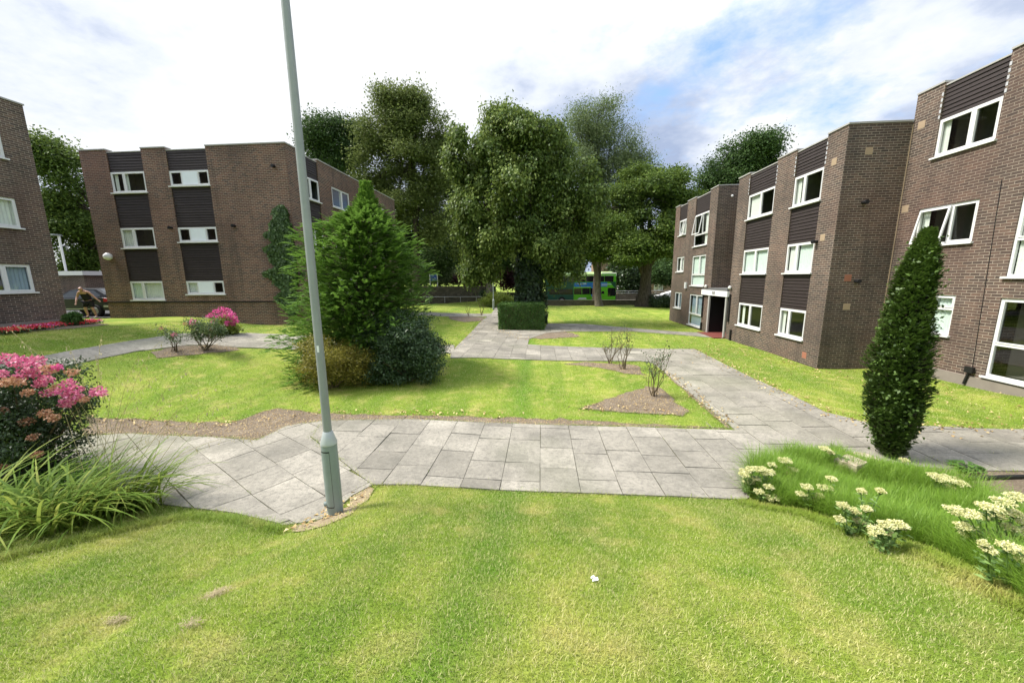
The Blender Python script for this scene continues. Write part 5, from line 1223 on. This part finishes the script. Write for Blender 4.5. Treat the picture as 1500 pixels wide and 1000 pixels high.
m = MB(); m.hexa([(BX1-2.0,BY0-.004,BZ+3.72),(BX1-.05,BY0-.004,BZ+3.72),(BX1-.05,BY0+.1,BZ+3.72),(BX1-2.0,BY0+.1,BZ+3.72),(BX1-2.0,BY0+.06,BZ+4.12),(BX1-.1,BY0+.06,BZ+4.12),(BX1-.1,BY0+.2,BZ+4.12),(BX1-2.0,BY0+.2,BZ+4.12)]); m.build('roof_edge', M['white'], bus)
m = MB(); m.box((BX0+.5, BY0-.006, BZ+3.68), (BX1-2.02, BY0+.01, BZ+3.94)); m.build('roof_band', M['bus_pale'], bus)
L_ = BX1-BX0
for i in range(7):
    a = BX0+.5+i*(L_-.9)/7; busbox('upper_window', (a, BY0-.008, BZ+2.93), (a+(L_-.9)/7-.06, BY0+.01, BZ+3.66), 'bus_glass', bev=.01)
for i in range(3):
    a = xr+.05+i*1.05; busbox('lower_window', (a, BY0-.008, BZ+1.28), (a+1.0, BY0+.01, BZ+2.10), 'bus_glass', bev=.01)
busbox('lower_window', (BX0+.5, BY0-.008, BZ+1.28), (xr-.15, BY0+.01, BZ+2.0), 'bus_glass', bev=.01)
busbox('cab_window', (BX1-1.15, BY0-.008, BZ+1.05), (BX1-.14, BY0+.01, BZ+2.12), 'bus_glass', bev=.02)
busbox('side_vent', (BX1-1.95, BY0-.008, BZ+1.35), (BX1-1.62, BY0+.01, BZ+1.70), 'bus_glass', bev=.01)
m = MB(); m.hexa([(BX1-.13,BY0+.06,BZ+.5),(BX1-.13,BY1-.06,BZ+.5),(BX1-.13,BY1-.06,BZ+3.7),(BX1-.13,BY0+.06,BZ+3.7),(BX1+.02,BY0+.2,BZ+.55),(BX1+.02,BY1-.2,BZ+.55),(BX1-.06,BY1-.2,BZ+3.6),(BX1-.06,BY0+.2,BZ+3.6)]); m.build('windscreen', M['bus_glass'], bus)
m = MB(); m.quad([(BX1-.9, BY0-.007, BZ+2.92), (BX1-.14, BY0-.007, BZ+2.92), (BX1-.14, BY0-.007, BZ+2.15), (BX1-.35, BY0-.007, BZ+2.2)]); m.build('front_stripe', M['bus_dark'], bus)
m = MB(); m.box((xr+.02, BY0-.007, BZ+2.28), (BX1-1.25, BY0+.01, BZ+2.86)); m.box((BX1-3.3, BY0-.0072, BZ+1.05), (BX1-2.15, BY0+.01, BZ+2.279)); ad = m.build('advert_panel', M['bus_blue'], bus)
m = MB()
for i, (a, b_, z, h) in enumerate([(.3,.75,2.62,.16),(.8,1.0,2.55,.2),(1.1,1.7,2.60,.18),(3.6,4.9,2.55,.09),(3.2,4.4,2.42,.06)]): m.box((xr+a, BY0-.0125, BZ+z), (xr+b_, BY0-.0075, BZ+z+h))
m.build('advert_lettering', simple('advert_pale', (.55, .70, .85), .5), ad)
m = MB(); m.box((xr+.1, BY0-.0072, BZ+2.25), (xr+2.2, BY0+.01, BZ+2.275)); m.hexa([(xr+.5,BY0-.0115,BZ+.62),(xr+1.7,BY0-.0115,BZ+.66),(xr+1.7,BY0-.007,BZ+.66),(xr+.5,BY0-.007,BZ+.62),(xr+.75,BY0-.0115,BZ+.84),(xr+1.65,BY0-.0115,BZ+.86),(xr+1.65,BY0-.007,BZ+.86),(xr+.75,BY0-.007,BZ+.84)]); m.build('side_lettering', M['white'], bus)
for a in (BX0+2.2, BX1-2.35):
    m = MB(); m.lathe((a, BY0+.30, BZ+.5), [(.30, -.32), (.47, -.32), (.5, -.25), (.5, 0), (.3, .02)], 20, 'y'); wh = m.build('wheel', M['tyre'], bus)
    m = MB(); m.lathe((a, BY0-.01, BZ+.5), [(.02, -.02), (.24, -.015), (.27, .02)], 16, 'y'); m.build('rim', M['rim'], wh)
m = MB(); m.tube([(BX1-.1, BY0, BZ+2.3), (BX1+.2, BY0-.2, BZ+2.3)], .03, 6); m.box((BX1+.15, BY0-.3, BZ+1.9), (BX1+.25, BY0-.12, BZ+2.3)); m.build('mirror', M['black'], bus)
# white van beyond the trees
vb = PY(985, 444, 54); van = thing('white_van', (vb.x+1, 54.5, -.32), 'white van parked on the road beside the end of the long flats', 'van')
x0 = PY(964, 440, 53.6).x; m = MB(); m.hexa([(x0,53.6,.0),(x0+5.2,53.6,.0),(x0+5.2,55.4,.0),(x0,55.4,.0),(x0+.9,53.7,.85),(x0+5.2,53.7,1.95),(x0+5.2,55.3,1.95),(x0+.9,55.3,.85)]); m.box((x0-.2, 53.62, 0), (x0+.9, 55.38, .6)); m.build('body', M['white'], van, bevel=.06)
for a in (x0+.6, x0+4.2):
    m = MB(); m.lathe((a, 53.75, .0), [(.1, -.2), (.33, -.2), (.34, 0), (.1, .02)], 16, 'y'); m.build('wheel', M['tyre'], van)
m = MB(); m.hexa([(x0+1.5,53.62,.9),(x0+2.6,53.62,1.0),(x0+2.6,53.66,1.0),(x0+1.5,53.66,.9),(x0+2.0,53.64,1.25),(x0+2.6,53.64,1.4),(x0+2.6,53.69,1.4),(x0+2.0,53.69,1.25)]); m.build('window', M['bus_glass'], van)

# ------------------------------------------------------------------ dark car and the person beside it
M['car'] = simple('black_car_paint', (.010, .011, .014), .32, spec=.35, var=.1); M['car_glass'] = simple('car_glass', (.03, .036, .04), .06, spec=.7); M['chrome'] = simple('silver_trim', (.55, .56, .58), .25, .7)
M['taillight'] = simple('red_lens', (.42, .012, .012), .2, spec=.6)
gr = hit(152, 467); cy = 17.55; cx1 = PY(161, 450, cy).x; cz = g1(cx1-1.5, cy)
car = thing('parked_car', (cx1-2.1, cy+.85, cz), 'black hatchback parked between the two brick blocks with its rear to the right', 'car')
def carpt(x, y, z): return (cx1-4.3+x, cy+y, cz+z)
prof_lo = [(0,.35),(.05,.62),(.35,.80),(1.05,.90),(3.9,.98),(4.25,.92),(4.32,.60),(4.25,.32)]
m = MB()
def loft(secs):
    base = len(m.v); n = len(secs[0])
    for s in secs:
        for p in s: m.v.append(carpt(*p)); m.t.append(.5)
    for i in range(len(secs)-1):
        for k in range(n-1): m.f.append([base+i*n+k, base+i*n+k+1, base+(i+1)*n+k+1, base+(i+1)*n+k]); m.uv += [(0, 0)]*4
    for i in (0, len(secs)-1): m.f.append([base+i*n+k for k in range(n)]); m.uv += [(0, 0)]*n
loft([[(x, y, z if w else max(.32, z-.0)) for x, z in prof_lo for w in (1,)] for y in (0.06,)]+[[(x, y, z) for x, z in prof_lo] for y in (0., .25, 1.45, 1.70)]+[[(x, 1.64, z) for x, z in prof_lo]])
m.build('body', M['car'], car, bevel=.03)
m = MB(); cab = [(1.1,.90),(1.85,1.36),(2.5,1.45),(3.4,1.42),(3.95,1.15),(4.1,.97)]
loft([[(x, .06+.16*(z-.9)/.5, z) for x, z in cab], [(x, .30, z+.02*(z > 1.2)) for x, z in cab], [(x, 1.40, z+.02*(z > 1.2)) for x, z in cab], [(x, 1.64-.16*(z-.9)/.5, z) for x, z in cab]]); m.build('cabin', M['car'], car)
for pts_ in ([(1.35,.97),(1.92,1.32),(2.45,1.38),(2.45,.99)], [(2.53,.99),(2.53,1.38),(3.3,1.36),(3.72,1.12),(3.75,1.03)]):
    m = MB(); m.quad([carpt(x, .052+.16*(z-.9)/.5, z) for x, z in pts_]); m.build('side_window', M['car_glass'], car)
m = MB(); m.quad([carpt(4.11, .25, 1.0), carpt(4.11, 1.45, 1.0), carpt(3.50, 1.38, 1.425), carpt(3.50, .32, 1.425)]); m.build('rear_window', M['car_glass'], car)
for y in (-.005, 1.35):
    m = MB(); m.hexa([carpt(4.0,y,.78),carpt(4.30,y,.76),carpt(4.30,y+.34,.76),carpt(4.0,y+.34,.78),carpt(4.02,y,.965),carpt(4.27,y,.94),carpt(4.27,y+.34,.94),carpt(4.02,y+.34,.965)]); m.build('tail_light', M['taillight'], car, bevel=.02)
m = MB(); m.hexa([carpt(3.95,-.012,.50),carpt(4.36,-.012,.50),carpt(4.36,1.71,.50),carpt(3.95,1.71,.50),carpt(3.97,-.012,.60),carpt(4.36,-.012,.60),carpt(4.36,1.71,.60),carpt(3.97,1.71,.60)]); m.build('bumper_strip', M['chrome'], car, bevel=.02)
m = MB(); m.box(carpt(.9, -.008, .40), carpt(3.3, .0, .43)); m.build('sill_trim', M['chrome'], car)
for x in (.75, 3.45):
    for y in (.1, 1.6):
        m = MB(); m.lathe(carpt(x, y, .31), [(.18, -.11), (.29, -.11), (.31, -.07), (.31, .08), (.18, .09)], 20, 'y'); wh = m.build('wheel', M['tyre'], car)
        m = MB(); m.lathe(carpt(x, y-.115 if y < 1 else y+.1, .31), [(.02, -.01), (.17, -.006), (.19, .012)], 14, 'y'); m.build('rim', M['rim'], wh)
# person: one skinned body, clothes as children
M['skin'] = simple('skin', (.46, .27, .215), .5, var=.06); M['cloth'] = simple('black_cloth', (.018, .018, .022), .85); M['hair'] = simple('brown_hair', (.07, .04, .028), .7)
pb_ = hit(136, 467); px_ = Vector((PY(134, 467, 17.05).x, 17.05, g1(PY(134, 467, 17.05).x, 17.05)))
per = thing('person', px_, 'person in black vest and knee length shorts stooping beside the boot of the car', 'person')
def skinmesh(name, V, E, mat, par, sub=2):
    me = bpy.data.meshes.new(name); me.from_pydata([v[:3] for v in V], E, []); o = link(name, me, M[mat], par)
    sk = o.modifiers.new('skin', 'SKIN'); sk.use_smooth_shade = True; lay = me.skin_vertices[0] if me.skin_vertices else None
    if lay is None:
        bpy.context.view_layer.objects.active = o; lay = me.skin_vertices[0]
    for i, v in enumerate(V):
        r = v[3]; lay.data[i].radius = (r, v[4] if len(v) > 4 else r); lay.data[i].use_root = i == 0
    s = o.modifiers.new('sub', 'SUBSURF'); s.levels = sub; s.render_levels = sub; return o
V = [(0,0,.86,.15,.12),(0,-.02,1.02,.135,.10),(0,-.10,1.20,.15,.11),(0,-.19,1.34,.13,.09),(0,-.24,1.40,.055),(0,-.30,1.46,.085,.10),(0,-.34,1.55,.08,.09),
 (-.18,-.17,1.32,.06),(-.30,-.14,1.08,.045),(-.27,-.30,.86,.035),(-.26,-.34,.79,.038,.02),(.18,-.17,1.32,.06),(.32,-.10,1.10,.045),(.44,-.08,.93,.035),(.49,-.08,.88,.038,.02),
 (-.10,0,.80,.10),(-.13,-.05,.46,.062),(-.14,.03,.26,.055),(-.14,.05,.09,.038),(-.15,-.10,.04,.035,.03),(.10,0,.80,.10),(.15,-.02,.46,.062),(.17,.05,.26,.055),(.18,.07,.09,.038),(.19,-.08,.04,.035,.03)]
E_ = [(0,1),(1,2),(2,3),(3,4),(4,5),(5,6),(3,7),(7,8),(8,9),(9,10),(3,11),(11,12),(12,13),(13,14),(0,15),(15,16),(16,17),(17,18),(18,19),(0,20),(20,21),(21,22),(22,23),(23,24)]
hands = []
for hb2, wr, sx in ((10, 9, -1), (14, 13, 1)):
    w_ = Vector(V[hb2][:3]); d = (w_-Vector(V[wr][:3])).normalized(); sd = d.cross(Vector((0, 1, 0))).normalized()
    for k in range(5):
        off = sd*(.018*(k-1.5)) if k < 4 else Vector((0, -.03, 0)); ln = (.065, .075, .08, .07, .05)[k]
        i = len(V); V.append((*(w_+off+d*.03), .010)); V.append((*(w_+off*1.1+d*(.03+ln*.6)+Vector((0, -.008, 0))), .009)); V.append((*(w_+off*1.1+d*(.03+ln)+Vector((0, -.02, 0))), .008)); E_ += [(hb2, i), (i, i+1), (i+1, i+2)]
skinmesh('body', V, E_, 'skin', per)
skinmesh('vest', [(0,0,.88,.195,.17),(0,-.02,1.02,.185,.15),(0,-.10,1.20,.20,.155),(0,-.175,1.32,.175,.12)], [(0,1),(1,2),(2,3)], 'cloth', per)
skinmesh('shorts', [(0,0,.88,.17,.15),(-.10,0,.80,.125),(-.13,-.04,.52,.095),(.10,0,.80,.125),(.15,-.02,.52,.095)], [(0,1),(1,2),(0,3),(3,4)], 'cloth', per)
skinmesh('hair', [(0,-.31,1.57,.085,.09),(0,-.27,1.52,.085,.08)], [(0,1)], 'hair', per, 1)
skinmesh('shoe', [(.18,.10,.04,.045),(.19,-.06,.04,.05),(.19,-.14,.035,.04)], [(0,1),(1,2)], 'white', per, 1)
skinmesh('shoe', [(-.14,.08,.04,.045),(-.15,-.08,.04,.05),(-.15,-.16,.035,.04)], [(0,1),(1,2)], 'cloth', per, 1)
m = MB()
for x in (-.03, .03): m.lathe((0+x, -.425, 1.545), [(.004, -.004), (.010, 0), (.004, .004)], 8)
m.v = [tuple(Vector(v)) for v in m.v]
for p_ in (per,):
    for ch in p_.children:
        pass
eo = MB(); eo.v = [tuple(Vector(v)+px_) for v in m.v]; eo.f = m.f; eo.uv = m.uv; eo.t = m.t; eo.build('eyes', M['cloth'], per)
per.rotation_euler = (0, 0, R(20))

# ------------------------------------------------------------------ light, sky, camera
SUN_AZ, SUN_EL = R(-90), R(54)            # azimuth from +Y, towards the left
sd = Vector((math.sin(SUN_AZ)*math.cos(SUN_EL), math.cos(SUN_AZ)*math.cos(SUN_EL), math.sin(SUN_EL)))
sl = bpy.data.lights.new('sun', 'SUN'); sl.energy = 3.7; sl.angle = R(14); sl.color = (1, .95, .87)
so = bpy.data.objects.new('sun', sl); COL.objects.link(so); so.rotation_euler = (-sd).to_track_quat('-Z', 'Y').to_euler()
W = bpy.data.worlds.new('World'); SC.world = W; W.use_nodes = True; T = W.node_tree; N = T.nodes; N.clear()
class WT(NT):
    def __init__(s): s.t = T; s.N = N
t = WT(); out = N.new('ShaderNodeOutputWorld'); bg = N.new('ShaderNodeBackground'); bg.inputs[1].default_value = .12; T.links.new(bg.outputs[0], out.inputs[0])
sky = N.new('ShaderNodeTexSky'); sky.sky_type = 'NISHITA'; sky.sun_disc = False; sky.sun_elevation = SUN_EL; sky.sun_rotation = SUN_AZ
tc = N.new('ShaderNodeTexCoord').outputs['Generated']
sx = N.new('ShaderNodeSeparateXYZ'); T.links.new(tc, sx.inputs[0])
zc = t.math('ADD', t.math('MAXIMUM', sx.outputs[2], 0.), .22)
cm = N.new('ShaderNodeCombineXYZ'); T.links.new(t.math('DIVIDE', sx.outputs[0], zc), cm.inputs[0]); T.links.new(t.math('DIVIDE', sx.outputs[1], zc), cm.inputs[1]); cm.inputs[2].default_value = 3.7
n1 = t.noise(1.5, cm.outputs[0], 9, .62); n2 = t.noise(2.6, cm.outputs[0], 7, .6)
mp = N.new('ShaderNodeMapping'); mp.inputs['Location'].default_value = (4.3, 1.7, 2.); T.links.new(cm.outputs[0], mp.inputs[0]); n3 = t.noise(1.35, mp.outputs[0], 9, .6)
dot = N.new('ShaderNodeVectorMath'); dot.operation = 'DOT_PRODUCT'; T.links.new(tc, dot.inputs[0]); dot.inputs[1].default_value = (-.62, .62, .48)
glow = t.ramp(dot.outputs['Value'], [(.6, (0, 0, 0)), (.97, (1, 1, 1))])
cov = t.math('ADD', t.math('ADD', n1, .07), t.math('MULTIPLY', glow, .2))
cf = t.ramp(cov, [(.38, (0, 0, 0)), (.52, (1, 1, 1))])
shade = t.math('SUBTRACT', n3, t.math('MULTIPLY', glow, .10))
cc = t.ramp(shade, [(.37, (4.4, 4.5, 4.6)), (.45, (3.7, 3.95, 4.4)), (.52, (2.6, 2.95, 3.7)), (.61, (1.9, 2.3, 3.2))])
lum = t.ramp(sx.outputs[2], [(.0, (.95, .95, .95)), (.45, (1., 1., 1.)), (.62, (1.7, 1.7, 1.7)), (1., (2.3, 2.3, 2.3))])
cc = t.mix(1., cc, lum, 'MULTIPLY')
blue = t.mix(.6, sky.outputs[0], (1.9, 3.0, 4.9))
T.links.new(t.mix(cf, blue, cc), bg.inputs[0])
cam = bpy.data.cameras.new('camera'); co = bpy.data.objects.new('camera', cam); COL.objects.link(co); SC.camera = co
cam.sensor_width = 36; cam.lens = F/1500*36; cam.clip_start = .05; cam.clip_end = 3000
r_ = (ray(751, 500)-ray(750, 500)).normalized(); u_ = (ray(750, 499)-ray(750, 500)).normalized(); b_ = -ray(750, 500).normalized()
co.matrix_world = Matrix(((r_.x, u_.x, b_.x, 0), (r_.y, u_.y, b_.y, 0), (r_.z, u_.z, b_.z, H), (0, 0, 0, 1)))
SC.view_settings.view_transform = 'Standard'; SC.view_settings.look = 'None'; SC.view_settings.gamma = 1; SC.view_settings.exposure = 1.02
SC.render.resolution_x = 1500; SC.render.resolution_y = 1000
SC.cycles.max_bounces = 6; SC.cycles.diffuse_bounces = 3; SC.cycles.glossy_bounces = 3; SC.cycles.transmission_bounces = 4; SC.cycles.transparent_max_bounces = 8
SC.cycles.use_denoising = True; SC.cycles.denoiser = 'OPENIMAGEDENOISE'; SC.cycles.use_adaptive_sampling = True; SC.cycles.adaptive_threshold = .02
